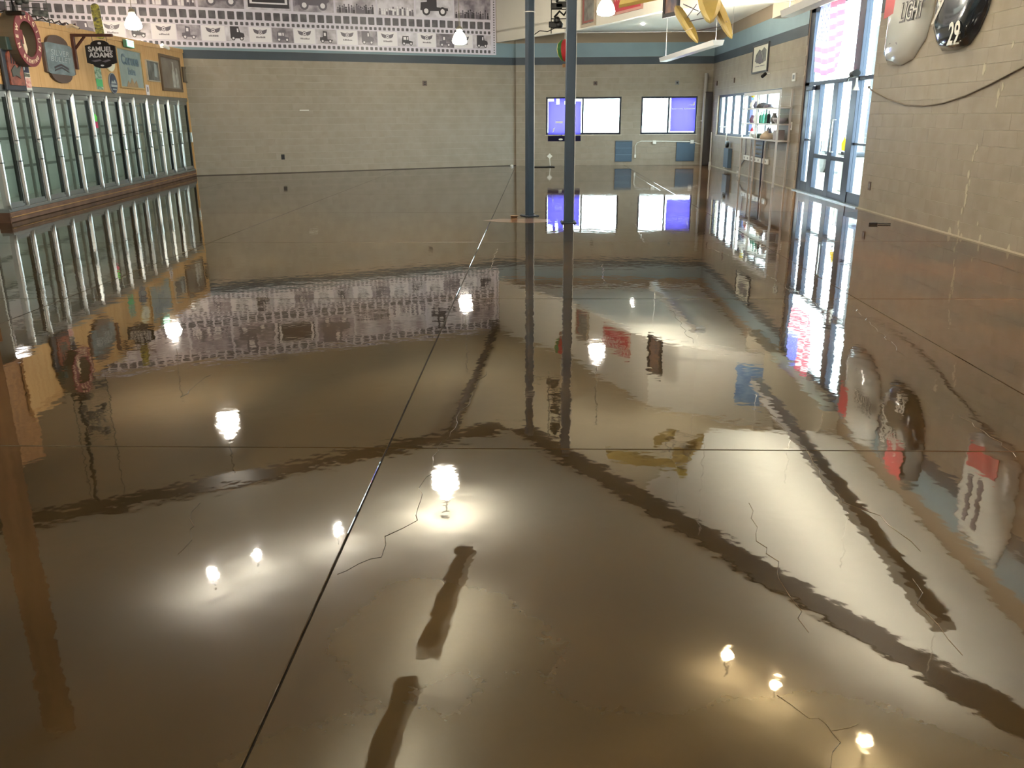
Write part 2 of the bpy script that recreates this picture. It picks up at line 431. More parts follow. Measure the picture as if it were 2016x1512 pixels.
# ---------------------------------------------------------------- front door bay
DP = Plane((5.72, 29.5), (5.72, 0), -.08)
D = thing('door_1', None, None, DP.M0(), kind='structure')
DBL = mat('dark anodised frame', (52, 58, 74), .35, .5)
a0, a1 = DOOR
def sx(x, y=250): return DP.px(x, y)[0]
def bar(nm, x0, x1, z0, z1, d=.05): return part(nm, MB().box(x0, x1, z0, z1, -d, d, bev=.004), DBL, D)
cols = [(a0, sx(1590)), (sx(1602), sx(1612)), (sx(1638), sx(1647)), (sx(1674), sx(1686)), (a1-.07, a1)]
TR = 2.18
for k, (x0, x1) in enumerate(cols): bar('post', x0, x1, 0, TR if k in (1, 2) else 3.7, .06 if k == 3 else .05)
bar('transom_rail', a0, a1, TR, TR+.07); bar('head_rail', a0, a1, 3.62, 3.7)
for k in range(4):
    x0 = cols[k][1]; x1 = cols[k+1][0]
    bar('bottom_rail', x0, x1, 0.0, .14 if k in (1, 2) else .22)
    if k in (1, 2): bar('push_rail', x0, x1, .74, .82)
    else: bar('mid_rail', x0, x1, 1.06, 1.10, .03)
    part('pane', MB().box(x0, x1, .14, TR, -.004, .004), GLASS, D)
for x0, x1 in ((cols[0][1], cols[3][0]), (cols[3][1], cols[4][0])):
    part('pane', MB().box(x0, x1, TR+.07, 3.62, -.004, .004), GLASS, D)
part('threshold', MB().box(a0, a1, 0, .02, -.1, .14, bev=.004), ALU, D)
hp = DP.at(sx(1643), 0)
for xx in (cols[2][0]-.12, cols[2][1]+.12):
    part('handle', MB().tube([(xx, .9, .06), (xx, .9, .13), (xx, 1.5, .13), (xx, 1.5, .06)], .012), ALU, D)
part('door_closer', MB().box(cols[1][0]-.35, cols[1][0]+.1, TR-.1, TR-.02, .05, .13, bev=.01), DBL, D)
# ---------------------------------------------------------------- walk-in cooler
PLY = mat('plywood', (214, 174, 120), .5, c2=(202, 158, 104), scale=2.2, stretch=(5, .6, 1), island=True)
CURB = mat('worn brown curb', (112, 84, 66), .6, c2=(82, 60, 48), scale=3, bump=.2)
YEL = mat('worn yellow edge', (156, 122, 74), .6)
INN = mat('cooler liner', (186, 188, 182), .5)
RACKM = mat('cooler shelf post', (120, 122, 116), .5, .3)
DOORF = mat('cooler door frame', (150, 156, 156), .3, .8)
def cooler(P, edges, label, name='walk_in_cooler', plywood=True, z1=2.04, wide=(), top=(3.2, 3.44), right_trim=None):
    C = thing(name, label, 'cooler', P.M0())
    s0, s1 = edges[0], edges[-1]
    part('curb', MB().box(s0-.05, s1+.02, 0, .16, -.5, 0, bev=.012), CURB, C)
    part('curb_edge', MB().tube([(s0-.05, .085, .008), (s1, .085, .008)], .008, 6), YEL, C)
    part('sill_rail', MB().box(s0-.02, s1+.02, .16, .215, -.2, -.015, bev=.006), DOORF, C)
    part('header_rail', MB().box(s0-.02, s1+.02, z1, z1+.1, -.2, -.02, bev=.008), DOORF, C)
    part('liner', MB().box(s0-.3, s1+.1, .1, 2.5, -1.35, -1.3).box(s0-.3, s1+.1, 2.3, 2.35, -1.3, -.2).box(s0-.3, s1+.1, .1, .16, -1.3, -.2)
         .box(s0-.35, s0-.3, .1, 2.5, -1.3, -.2).box(s1+.1, s1+.15, .1, 2.5, -1.3, -.2), INN, C)
    for k, (x0, x1) in enumerate(zip(edges, edges[1:])):
        Dd = part('cooler_door', MB().ring([(x0+.045, .22), (x1-.045, .22), (x1-.045, z1-.005), (x0+.045, z1-.005)],
                  [(x0+.10, .30), (x1-.10, .30), (x1-.10, z1-.09), (x0+.10, z1-.09)], -.085, -.035), DOORF, C)
        part('door_glass', MB().box(x0+.10, x1-.10, .30, z1-.09, -.065, -.058), GLASS, Dd)
        part('gasket', MB().box(x1-.10, x1-.082, .26, z1-.05, -.09, -.03), BLACK, Dd)
        part('door_handle', MB().box(x1-.115, x1-.085, .95, 1.22, -.03, .03, bev=.008), ALU, Dd)
    for k, x in enumerate(edges[:-1]):
        wd = .05 if k in wide else .03
        pr = [(x-wd, -.14), (x-wd, -.03), (x-wd*.55, .006), (x, .016), (x+wd*.55, .006), (x+wd, -.03), (x+wd, -.14)]
        M = Matrix(((1, 0, 0, 0), (0, 0, 1, 0), (0, 1, 0, 0), (0, 0, 0, 1)))
        cxp = x; v = []; f = []
        for zz, kk in ((.2, .08), (.27, .75), (.34, 1), (z1-.12, 1), (z1-.05, .75), (z1+.03, .08)):
            v += [(cxp+(q[0]-cxp)*kk, zz, q[1] if q[1] > -.1 else -.1) for q in pr]
        m_ = len(pr)
        for i in range(5):
            for j in range(m_): f.append((i*m_+j, (i+1)*m_+j, (i+1)*m_+(j+1) % m_, i*m_+(j+1) % m_))
        f += [tuple(range(m_)), tuple(range(6*m_-1, 5*m_-1, -1))]
        part('door_post', MB().add(v, f), ALU, C)
        for zz in (.93, 1.26): part('hinge_band', MB().box(x-wd-.006, x+wd+.006, zz, zz+.015, -.03, .018), mat('hinge metal', (90, 95, 98), .3, .9), C)
    part('fill_tube', MB().box(s0, s1, 2.24, 2.28, -.45, -.41), mat('lit fill tube', (255, 244, 240), .3, emit=6), C)  # hidden tube, added to brighten the cooler interior
    n = int((s1-s0)/.62)
    for k in range(n+1):
        x = s0 + .15 + k*.62
        part('shelf_post', MB().box(x, x+.05, .16, 2.3, -.75, -.71), RACKM, C)
    for zz in (.75, 1.25, 1.42, 1.9): part('shelf_rail', MB().box(s0, s1, zz, zz+.045, -.8, -.76), RACKM, C)
    if plywood:
        L = s1 + .45 - s0 + .5; k = 0; x = s0-.5
        while x < s1+.45:
            xe = min(x+1.22, s1+.45)
            t0 = top[0] + (top[1]-top[0])*(x/12.0); t1 = top[0] + (top[1]-top[0])*(xe/12.0)
            mb = MB().add([(x+.002, z1+.1, -.06), (xe-.002, z1+.1, -.06), (xe-.002, t1, -.06), (x+.002, t0, -.06),
                           (x+.002, z1+.1, -.02), (xe-.002, z1+.1, -.02), (xe-.002, t1, -.02), (x+.002, t0, -.02)],
                          [(3, 2, 1, 0), (4, 5, 6, 7), (0, 1, 5, 4), (1, 2, 6, 5), (2, 3, 7, 6), (3, 0, 4, 7)])
            part('plywood_panel', mb, PLY, C); x = xe
        mb = MB(); t0 = top[0] + (top[1]-top[0])*((s0-.5)/12); t1 = top[0] + (top[1]-top[0])*((s1+.45)/12)
        mb.add([(s0-.5, t0-.09, -.02), (s1+.45, t1-.09, -.02), (s1+.45, t1+.005, -.02), (s0-.5, t0+.005, -.02),
                (s0-.5, t0-.09, 0), (s1+.45, t1-.09, 0), (s1+.45, t1+.005, 0), (s0-.5, t0+.005, 0)],
               [(3, 2, 1, 0), (4, 5, 6, 7), (0, 1, 5, 4), (1, 2, 6, 5), (2, 3, 7, 6), (3, 0, 4, 7)])
        part('top_batten', mb, PLY, C)
        part('end_panel', MB().box(s1+.04, s1+.45, .03, z1+.1, -.06, -.01), PLY, C)
        part('corner_board', MB().box(s1+.43, s1+.47, .03, t1, -1.2, 0), PLY, C)
        part('roof_panel', MB().box(s0-.5, s1+.45, 3.1, 3.16, -2.2, -.06), PLY, C)
    return C
mx = [(18.7, 185), (63.5, 187), (105, 187), (143, 188), (180, 189), (211, 191), (237, 191), (264, 192), (289, 193), (311, 194), (331, 195), (351, 196), (370, 197)]
ed = [COOL.px((x+a)/2, y+90)[0] if 0 else COOL.px(x+0, y)[0] for (x, y), a in zip(mx, mx)]
mb_ = [(57, 400), (99, 391), (136, 384), (172, 376), (203, 370), (232, 365), (258, 360), (283, 355), (308, 351), (329, 347), (348, 343), (367, 340), (386, 336)]
ed = [(a + COOL.px(x, y)[0])/2 for a, (x, y) in zip(ed, mb_)]
ed = [.12] + ed
for k in range(1, len(ed)):
    if ed[k] - ed[k-1] < .3: ed[k] = ed[k-1] + .3
cooler(COOL, ed, 'long walk-in beer cooler with a row of glass doors under a plywood fascia', wide=(4, 8, 12))
COOL2 = Plane((-8.75, 3.0), (-8.52, 13.3))
cooler(COOL2, [.2 + i*.78 for i in range(13)], 'nearer bank of glass cooler doors by the wooden column, left of the plywood cooler', plywood=False)
WC = mat('brown pine', (170, 122, 78), .5, c2=(140, 98, 60), scale=3, stretch=(4, 4, .4))
q = at_D(-60, 560, 8.0)
o = thing('wooden_column', 'square brown timber column under the soffit corner near the cooler doors', 'column', Matrix.Translation((q.x, q.y, 0)) @ Matrix.Rotation(.6, 4, 'Z'))
part('shaft', MB().box(-.12, .12, -.12, .12, .12, SLAB, bev=.01), WC, o); part('plinth', MB().box(-.15, .15, -.15, .15, 0, .13, bev=.01), WC, o)
o = thing('wooden_panel_wall', 'tall dark timber panelling above the nearer cooler doors', 'panelling', COOL2.M0())
x = 0
while x < 10.2:
    part('panel', MB().box(x+.003, min(x+1.2, 10.3)-.003, 2.16, SLAB-.02, -.06, -.02), WC, o); x += 1.2

# ---------------------------------------------------------------- mural
GM = []
for k, (a, b) in enumerate([((214, 210, 220), (150, 144, 154)), ((196, 190, 202), (116, 110, 122)), ((222, 220, 230), (172, 168, 180)), ((176, 170, 180), (106, 100, 110))]):
    GM.append(mat('grey photo print %d' % k, a, .35, c2=b, scale=3.2, island=True, detail=6))
PAPER = mat('film strip print', (212, 208, 222), .35, var=.06, scale=2)
PERF = mat('sprocket hole print', (72, 70, 78), .4, c2=(100, 98, 104), scale=4)
INK = mat('dark ink', (58, 54, 62), .4)
INKG = mat('grey ink', (104, 98, 110), .4)
PALE = mat('pale ink', (226, 224, 230), .4)
mu = thing('mural', 'wide film-strip mural of old truck photographs above the dark band', 'mural', BACK.M0())
m0, m1 = 0.3, s_mural_end
part('backing', MB().box(m0, m1, 3.5, 5.62, 0, .012), PAPER, mu)
def perfs(z0, z1, wd, gap, x0, x1, nm):
    mb = MB(); x = x0
    while x + wd < x1: mb.prism(rrect(x, x+wd, z0, z1, .012, 1), .012, .014); x += wd+gap
    part(nm, mb, PERF, mu, kind='stuff')
perfs(3.545, 3.635, .085, .06, m0+.05, m1-.12, 'small_sprocket_holes'); perfs(4.115, 4.2, .085, .06, m0+.05, m1-.12, 'small_sprocket_holes')
perfs(4.26, 4.47, .19, .065, m0+.05, m1-.12, 'large_sprocket_holes'); perfs(5.33, 5.53, .19, .065, m0+.05, m1-.12, 'large_sprocket_holes')
mb = MB(); z = 3.55
while z < 5.5: mb.box(m1-.09, m1-.05, z, z+.04, .012, .014); z += .075
part('edge_sprocket_holes', mb, PERF, mu, kind='stuff')
def wheel(mb, x, z, r, mi):
    mb.prism(ell(r, r, 16, x, z), .018, .020, mi); mb.prism(ell(r*.55, r*.55, 14, x, z), .020, .022, 1-mi)
def truck(x, z, s, kind):
    mb = MB()
    if kind == 0:
        mb.prism([(x-.42*s, z+.1*s), (x+.40*s, z+.1*s), (x+.42*s, z+.25*s), (x+.12*s, z+.3*s), (x+.1*s, z+.62*s), (x-.36*s, z+.62*s), (x-.42*s, z+.3*s)], .016, .018, 0)
        mb.box(x-.02*s, x+.07*s, z+.36*s, z+.55*s, .018, .019, 1); mb.box(x-.3*s, x-.08*s, z+.36*s, z+.55*s, .018, .019, 1)
    elif kind == 1:
        mb.prism([(x-.2*s, z+.1*s), (x+.45*s, z+.12*s), (x+.45*s, z+.2*s), (x+.08*s, z+.22*s), (x+.08*s, z+.72*s), (x-.22*s, z+.78*s), (x-.24*s, z+.36*s), (x-.44*s, z+.34*s), (x-.46*s, z+.12*s)], .016, .018, 0)
        mb.box(x-.16*s, x-.02*s, z+.44*s, z+.64*s, .018, .019, 1)
    else:
        mb.prism([(x-.45*s, z+.1*s), (x+.3*s, z+.1*s), (x+.47*s, z+.22*s), (x+.44*s, z+.42*s), (x+.2*s, z+.5*s), (x+.12*s, z+.85*s), (x-.44*s, z+.85*s)], .016, .018, 0)
        mb.box(x-.0*s, x+.1*s, z+.5*s, z+.72*s, .018, .019, 1)
    wheel(mb, x-.27*s, z+.1*s, .13*s, 0); wheel(mb, x+.27*s, z+.1*s, .13*s, 0)
    return mb
def crowd(x0, x1, z):
    mb = MB(); x = x0
    while x < x1-.05:
        h = random.uniform(.12, .3); mb.prism([(x, z), (x+.07, z), (x+.065, z+h*.7), (x+.005, z+h*.7)], .016, .018, random.randint(0, 1))
        mb.prism(ell(.025, .032, 8, x+.035, z+h*.7+.035), .016, .018, random.randint(0, 1)); x += random.uniform(.05, .1)
    return mb
bx = [BACK.px(x, 30)[0] for x in (293, 389.6, 484, 576, 659.5, 742, 817, 892.6, 967)]
stp = bx[0]-bx[1]
bx = [bx[0]+stp*k for k in (4, 3, 2, 1)] + bx
kinds = ['p', 0, 'p', 'p', 'p', 1, 'poster', 2, 'trees', 'p', 1, 'crowd']
for k, (x0, x1) in enumerate(zip(bx, bx[1:])):
    if x0 < m0: continue
    g = part('photo_panel', MB().box(x0+.03, x1-.03, 4.54, 5.26, .012, .016), GM[(k*3) % 4 if kinds[k] != 'p' else k % 3], mu)
    cx = (x0+x1)/2; kd = kinds[k]
    if isinstance(kd, int): part('truck_picture', truck(cx, 4.62, 1.0, kd), [INKG if k % 2 else INK, PALE], g)
    elif kd == 'poster':
        part('poster_picture', MB().box(x0+.08, x1-.08, 4.6, 5.22, .016, .018, 0).box(x0+.13, x1-.13, 4.7, 5.2, .018, .019, 1).box(x0+.2, x1-.2, 4.74, 5.16, .019, .020, 0), [INK, PALE], g)
    elif kd in ('trees', 'crowd', 'p'): part('figures_picture', crowd(x0+.06, x1-.06, 4.56), [INKG, INK if kd != 'p' else PALE], g)
c0 = BACK.px(323, 70)[0]; c1 = BACK.px(420.5, 78)[0]; per = (BACK.px(791, 88)[0]-c0)/5.0 if False else None
cs = [BACK.px(x, y)[0] for x, y in ((323, 65), (420.5, 70), (513, 73), (600, 77), (684, 81), (763, 82), (840, 84), (912, 88))]
st = cs[0]-cs[1]
cs = [cs[0]+st*k for k in (4, 3, 2, 1)] + cs
ends = cs[1:] + [cs[-1]-st]
for k, (x, xn) in enumerate(zip(cs, ends)):
    h = (xn-x)/4
    if x-h < m0: continue
    c = part('emblem_panel', MB().box(x-h+.01, x+h-.01, 3.68, 4.08, .012, .014), PALE, mu)
    mb = MB()
    for sg in (-1, 1): mb.prism([(x+sg*.05, 3.99), (x+sg*.2, 4.03), (x+sg*.17, 3.94), (x+sg*.13, 3.91), (x+sg*.06, 3.89)], .014, .016)
    mb.ring(ell(.062, .062, 16, x, 3.95), ell(.045, .045, 16, x, 3.95), .016, .018)
    mb.prism(ell(.03, .02, 10, x, 3.95), .016, .018)
    part('winged_emblem', mb, INKG, c)
    mb = MB(); xx = x-.13
    while xx < x+.13: wd = random.uniform(.012, .026); mb.box(xx, xx+wd, 3.79, 3.79+random.choice((.03, .045)), .014, .016); xx += wd+.007
    part('caption', mb, INKG, c)
    g = part('photo_panel', MB().box(x+h+.01, min(xn-h, m1-.12)-.01, 3.68, 4.08, .012, .014), GM[(k+1) % 4], mu)
    part('truck_picture', truck((x+xn)/2, 3.72, .42, k % 3), [INK if k % 2 else INKG, PALE], g)

# ---------------------------------------------------------------- posts
POSTM = mat('slate steel post', (38, 55, 72), .5, 0, var=.15, scale=4)
BOLT = mat('bolt steel', (120, 122, 124), .4, .8)
def post(p, rot, wd, label, wire):
    o = thing('steel_post', label, 'post', Matrix.Translation((p.x, p.y, 0)) @ Matrix.Rotation(rot, 4, 'Z'))
    h = wd/2
    part('shaft', MB().prism(rrect(-h, h, -h, h, .012, 2), .012, SLAB-.01), POSTM, o)
    b = part('base_plate', MB().box(-.12, .12, -.12, .12, 0.001, .013, bev=.003), POSTM, o)
    for sx_ in (-1, 1):
        for sy in (-1, 1): part('bolt', MB().lathe([(.014, 0), (.014, .012), (.008, .016), (0, .016)], 6, M=Matrix.Translation((sx_*.095, sy*.095, .012))), BOLT, b)
    part('cap_plate', MB().box(-.1, .1, -.1, .1, SLAB-.012, SLAB), POSTM, o)
    part('wire', MB().tube([(h+.006, -h+.015+.004*math.sin(z*3), z) for z in [.05+i*.3 for i in range(13)]], .005, 6), WHT, o)
    return o
P1 = floor_px(1042.5, 425); P2 = floor_px(1119, 438)
post(P1, .5, .112, 'slate blue steel post left of the pair, turned with two faces showing', 1)
post(P2, .03, .145, 'slate blue steel post right of the pair, nearer and square on', 1)
zt = MB(); zt.tube([(P1.x + .085*math.cos(a), P1.y + .085*math.sin(a), 3.16) for a in [2*PI*i/12 for i in range(13)]], .007, 6)
# ---------------------------------------------------------------- lights that hang
OPAL = mat('lit opal glass', (255, 245, 226), .3, emit=75)
BRASS = mat('pendant fitting', (150, 148, 140), .35, .7)
def pendant(p, top, label):
    o = thing('pendant_lamp', label, 'lamp', Matrix.Translation(p), group='opal pendant lamps')
    prof = [(.001, -.0), (.11, .0), (.175, .03), (.19, .08), (.18, .14), (.155, .2), (.12, .26), (.075, .31), (.07, .35), (.001, .352)]
    part('shade', MB().lathe(prof, 28), OPAL, o, smooth=True)
    part('fitter', MB().lathe([(.075, .34), (.08, .4), (.05, .44), (.02, .46), (.001, .46)], 20), BRASS, o, smooth=True)
    part('stem', MB().tube([(0, 0, .45), (0, 0, top-p.z-.03)], .01, 8), BRASS, o)
    part('canopy', MB().lathe([(.001, 0), (.03, .0), (.06, .02), (.065, .03), (.001, .03)], 20, M=Matrix.Translation((0, 0, top-p.z-.03))), BRASS, o, smooth=True)
pendant(Vector((-9.62, 21.35, 3.62)), HI, 'opal glass pendant lamp over the plywood cooler in front of the mural')
pendant(Vector((-2.09, 23.9, 3.42)), HI, 'opal glass pendant lamp in front of the right end of the mural')
pendant(Vector((1.42, 19.4, 3.62)), HI, 'opal glass pendant lamp right of the posts in front of the red sign')
p = mirror_px(450, 840, 3.6); pendant(Vector((p.x, p.y, 3.4)), HI, 'opal glass pendant lamp nearer the cooler, seen mirrored in the floor at left')
p = mirror_px(875, 950, 3.45); pendant(Vector((p.x, p.y, 3.3)), SLAB, 'opal glass pendant lamp under the soffit, seen mirrored at mid floor')
for x, y, l in ((-5.5, 1.0, 'added unseen opal pendant lamp behind the viewpoint on the cooler side'), (.2, -1.0, 'added unseen opal pendant lamp directly over the viewpoint'), (3.9, .4, 'added unseen opal pendant lamp behind the viewpoint on the door side'), (-9.5, 6.0, 'added unseen opal pendant lamp near the nearer bank of cooler doors')):
    pendant(Vector((x, y, 3.3)), SLAB, l)  # extra unseen lamps, added to brighten the near floor and soffit
BULBW = mat('lit white bulb', (255, 248, 236), .3, emit=320)
BULBY = mat('lit warm bulb', (255, 222, 168), .3, emit=110)
def spot(p, top, label, m, r=.05, group='ceiling spotlights'):
    o = thing('spotlight', label, 'spotlight', Matrix.Translation(p), group=group)
    part('housing', MB().lathe([(.02, .12), (r*.5, .1), (r*.6, .03), (.001, .028)], 16), WHT, o, smooth=True)
    part('bulb', MB().lathe([(.001, -r*1.3), (r*.8, -r*.9), (r*1.1, -r*.1), (r*.8, r*.5), (.001, r*.6)], 16), m, o, smooth=True)
    part('stem', MB().tube([(0, 0, .11), (0, 0, top-p.z)], .012, 8), WHT, o)
for (x, y), m, l in [((420, 1130), BULBW, 'white spotlight under the soffit, leftmost of the three cool ones'), ((507, 1090), BULBW, 'white spotlight under the soffit, middle of the three cool ones'),
                     ((665, 1045), BULBW, 'white spotlight under the soffit, rightmost of the three cool ones'), ((1430, 1290), BULBY, 'warm spotlight under the soffit, farthest of the three warm ones'),
                     ((1525, 1345), BULBY, 'warm spotlight under the soffit, middle of the three warm ones'), ((1700, 1460), BULBY, 'warm spotlight under the soffit, nearest of the three warm ones')]:
    p = mirror_px(x, y, 3.72); spot(p, SLAB, l, m)
for x, y, D_, l in [(1181, 36, 27.2, 'small lit spotlight on the alcove ceiling, left of the close pair'), (1200, 34, 27.2, 'small lit spotlight on the alcove ceiling, right of the close pair'), (1266, 43, 27.0, 'small lit spotlight alone on the alcove ceiling below the red sign')]:
    p = at_D(x, y+3, D_); p.z = min(p.z, LOW-.13)
    p = at_D(x, y+3, D_*(1 if p.z < LOW-.13 else (LOW-.14-1.6)/(at_D(x, y+3, D_).z-1.6)))
    o = thing('ceiling_globe', l, 'lamp', Matrix.Translation(p), group='alcove ceiling globes')
    part('globe', MB().lathe([(.001, -.05), (.04, -.04), (.06, 0), (.04, .045), (.001, .05)], 14), mat('lit globe', (255, 248, 232), .3, emit=60), o, smooth=True); part('stem', MB().tube([(0, 0, .045), (0, 0, LOW-p.z)], .01, 6), WHT, o)
def fixture(p0, p1, top, label, hang, up=50):
    d = (p1-p0); L = d.length; d.normalize(); s = Vector((-d.y, d.x, 0)).normalized(); u = s.cross(d)*-1
    if u.z < 0: u = -u
    M = Matrix(((d.x, s.x, u.x, p0.x), (d.y, s.y, u.y, p0.y), (d.z, s.z, u.z, p0.z), (0, 0, 0, 1)))
    o = thing('strip_light', label, 'light', M)
    TRM = Matrix(((0, 0, 1, 0), (1, 0, 0, 0), (0, 1, 0, 0), (0, 0, 0, 1)))
    part('reflector', MB().prism([(-.12, .10), (-.09, 0), (.09, 0), (.12, .10), (.11, .10), (.085, .012), (-.085, .012), (-.11, .10)], 0, L, 0, TRM).prism([(-.12, .10), (-.09, 0), (.09, 0), (.12, .10)], -.01, 0, 0, TRM).prism([(-.12, .10), (-.09, 0), (.09, 0), (.12, .10)], L, L+.01, 0, TRM), WHT, o)
    part('ballast_box', MB().box(0, L, -.05, .05, .02, .06, bev=.004), WHT, o)
    for sg in (-1, 1): part('tube', MB().tube([(.03, sg*.05, .07), (L-.03, sg*.05, .07)], .018, 8), mat('lit uplight tube %d' % up, (255, 246, 226), .25, emit=up) if up else WHT, o)
    for t in hang: part('cord', MB().tube([(t*L, 0, .1), (t*L, 0, .1 + (top-p0.z)-.1)], .0035, 6), WHT, o)
    return o
fa = Vector((4.12, 15.3, 3.14)); fixture(Vector((4.02, 7.3, 3.14)), fa, LOW, 'long white strip light hanging in front of the door bay', (.02, .35, .7, .985))
for (xa, ya), (xb, yb), l in (((915, 1075), (840, 1275), 'strip light under the soffit with added uplight, farther of the pair on the left'), ((802, 1335), (735, 1530), 'strip light under the soffit with added uplight, nearer of the pair on the left')):
    fixture(mirror_px(xb, yb, 3.4), mirror_px(xa, ya, 3.4), SLAB, l, (.1, .9), 14)  # uplight in these strips is added to brighten the soffit
e1 = at_D(1306, 122, 24.0); e2 = at_D(1414, 89, 1); r_ = ray(1414, 89); D2 = (e1.z-1.6)/(r_.z/math.hypot(r_.x, r_.y)); e2 = at_D(1414, 89, D2)
fixture(e1, e2, LOW if D2 > 21 else HI, 'small white strip light hanging below the alcove ceiling before the far windows', (.05, .96))

pa, pb = mirror_px(990, 610, 5.5), mirror_px(890, 850, 5.5)
o = thing('ceiling_duct', 'dark round duct under the high ceiling between bulkhead and soffit corner', 'duct')
part('pipe', MB().tube([pa, pa.lerp(pb, .5), pb], .11, 12), BEAMW, o)
for t in (.2, .5, .8): q = pa.lerp(pb, t); part('hanger', MB().tube([q + Vector((0, 0, .1)), Vector((q.x, q.y, HI))], .02, 6), BLACK, o)
# ---------------------------------------------------------------- signs on the plywood fascia
CW = .0
def sp(P, x, y): return P.px(x, y)
def put(P, x, y, w_=0): a, z = P.px(x, y); return P.M(a, z, w_)
def dims(P, pts):
    q = [P.px(*p) for p in pts]; a = [v[0] for v in q]; z = [v[1] for v in q]
    return (min(a)+max(a))/2, (min(z)+max(z))/2, max(a)-min(a), max(z)-min(z)
MAR = mat('maroon paint', (120, 44, 52), .4, var=.1); MUD = mat('olive brown rim', (96, 88, 74), .6)
CREAM = mat('cream paint', (224, 206, 178), .5); GREEN = mat('dark green paint', (42, 62, 60), .5)
# round tyre sign
a, z, wd, h = dims(COOL, [(21, 72), (46, 72), (33, 18), (36, 124)])
r = .60
SCL = lambda x, y: Matrix.Diagonal((x, y, 1, 1))
CF = Plane((-8.51, 13.47), (-9.93, 24.98), .235); a, z = CF.px(56, 77)
o = thing('round_sign', 'big round maroon sign ring lettered NEW BELGIUM BREWING, a cutout inside', 'sign', COOL.M(a, z, .0) @ SCL(.80, .72))
part('rim', MB().ring(ell(r, r, 40), ell(r*.66, r*.66, 40), 0, .22), MUD, o, smooth=False)
part('face_ring', MB().ring(ell(r, r, 40), ell(r*.64, r*.64, 40), .22, .235), MAR, o)
for t, a0_, a1_, sg in (('NEW BELGIUM', 200, -20, 1), ('BREWING', 232, 308, -1)):
    for i, ch in enumerate(t):
        if ch == ' ': continue
        an = math.radians(a0_ + (a1_-a0_)*i/(len(t)-1)); text(ch, .15 if sg > 0 else .12, CREAM, o, r*.82*math.cos(an), r*.82*math.sin(an), .236, bold=.004, rot=an - PI/2 if sg > 0 else an + PI/2)
part('bicycle_cutout', MB().ring(ell(.2, .2, 20, -.08, -.16), ell(.16, .16, 20, -.08, -.16), .1, .13).prism([(-.3, .38), (-.1, .3), (.02, -.1), (.1, -.36), (-.1, -.4), (-.34, -.1)], .1, .12).box(-.12, .05, -.1, .2, .12, .14), MAR, o)
part('cream_cutout', MB().prism([(-.02, .2), (.12, .05), (.18, -.2), (.1, -.36), (.04, -.2), (.02, 0)], .1, .135), CREAM, o)
# orange carved sign at far left
a, z, wd, h = dims(COOL, [(4, 104), (36, 155), (8, 98), (40, 163)])
o = thing('carved_sign', 'arched orange carved wooden sign on a dark board, left of the round ring', 'sign', COOL.M(COOL.px(22, 135)[0], COOL.px(22, 135)[1], 0) @ SCL(.95, .68))
ORG = mat('burnt orange carving', (150, 84, 66), .5, c2=(104, 58, 48), scale=9)
part('board', MB().box(-.38, .36, -.5, .42, 0, .05, bev=.01), mat('dark slate board', (44, 50, 60), .5), o)
arch = [(-.26, -.38), (.26, -.38)] + ell(.26, .22, 12, 0, .22, 0, PI, True)
part('carving', MB().prism(arch, .05, .075), ORG, o)
part('carved_bird', MB().prism([(-.2, -.05), (-.05, .08), (.03, .0), (.2, .12), (.08, -.1), (.1, -.22), (-.05, -.16), (-.18, -.2)], .075, .09), mat('grey green carving', (78, 82, 78), .6), o)
for k in range(4): part('carved_stroke', MB().prism([(-.16+k*.09, .1), (-.13+k*.09, .1), (-.1+k*.09, .32), (-.14+k*.09, .33)], .075, .085), INK, o)
o = thing('green_shelf_sign', 'dark green box sign with a small round tan badge at the left edge', 'sign', COOL.M(COOL.px(10, 87)[0], COOL.px(10, 87)[1], 0.02) @ SCL(.7, .75))
part('box', MB().box(-.35, .45, -.13, .13, 0, .12, bev=.01), GREEN, o)
part('badge', MB().prism(ell(.11, .14, 24), .12, .135), CREAM, o); part('badge_center', MB().prism(ell(.075, .1, 20), .135, .14), mat('tan print', (176, 140, 92), .5, c2=(120, 90, 60), scale=20), o)
# paper posters below ring
def paper(x, y, wd, h, label, bands, nm='poster', P=COOL, group=None, th=.006):
    a, z = P.px(x, y); o = thing(nm, label, 'poster', P.M(a, z, -.018 if P is COOL else .012) @ SCL(1, .48))
    part('sheet', MB().box(-wd/2, wd/2, -h/2, h/2, 0, th), bands[0], o)
    for b in bands[1:]: part(b[0], b[1], b[2], o)
    return o
NAVY = mat('navy print', (44, 44, 74), .5); REDP = mat('red blotch print', (224, 190, 180), .5, c2=(186, 96, 96), scale=9)
paper(50, 150, .42, .92, 'tall paper poster, navy top and red-blotched bottom, beside the carved sign', [WHT, ('navy_field', MB().box(-.2, .2, .12, .45, .006, .008), NAVY), ('emblem', MB().prism(ell(.05, .09, 12, 0, .28), .008, .01), WHT),
      ('text_band', MB().box(-.2, .2, -.02, .1, .006, .008), mat('olive print', (120, 120, 100), .5, c2=(60, 62, 60), scale=18)), ('red_print', MB().box(-.2, .2, -.38, -.04, .006, .008), REDP)])
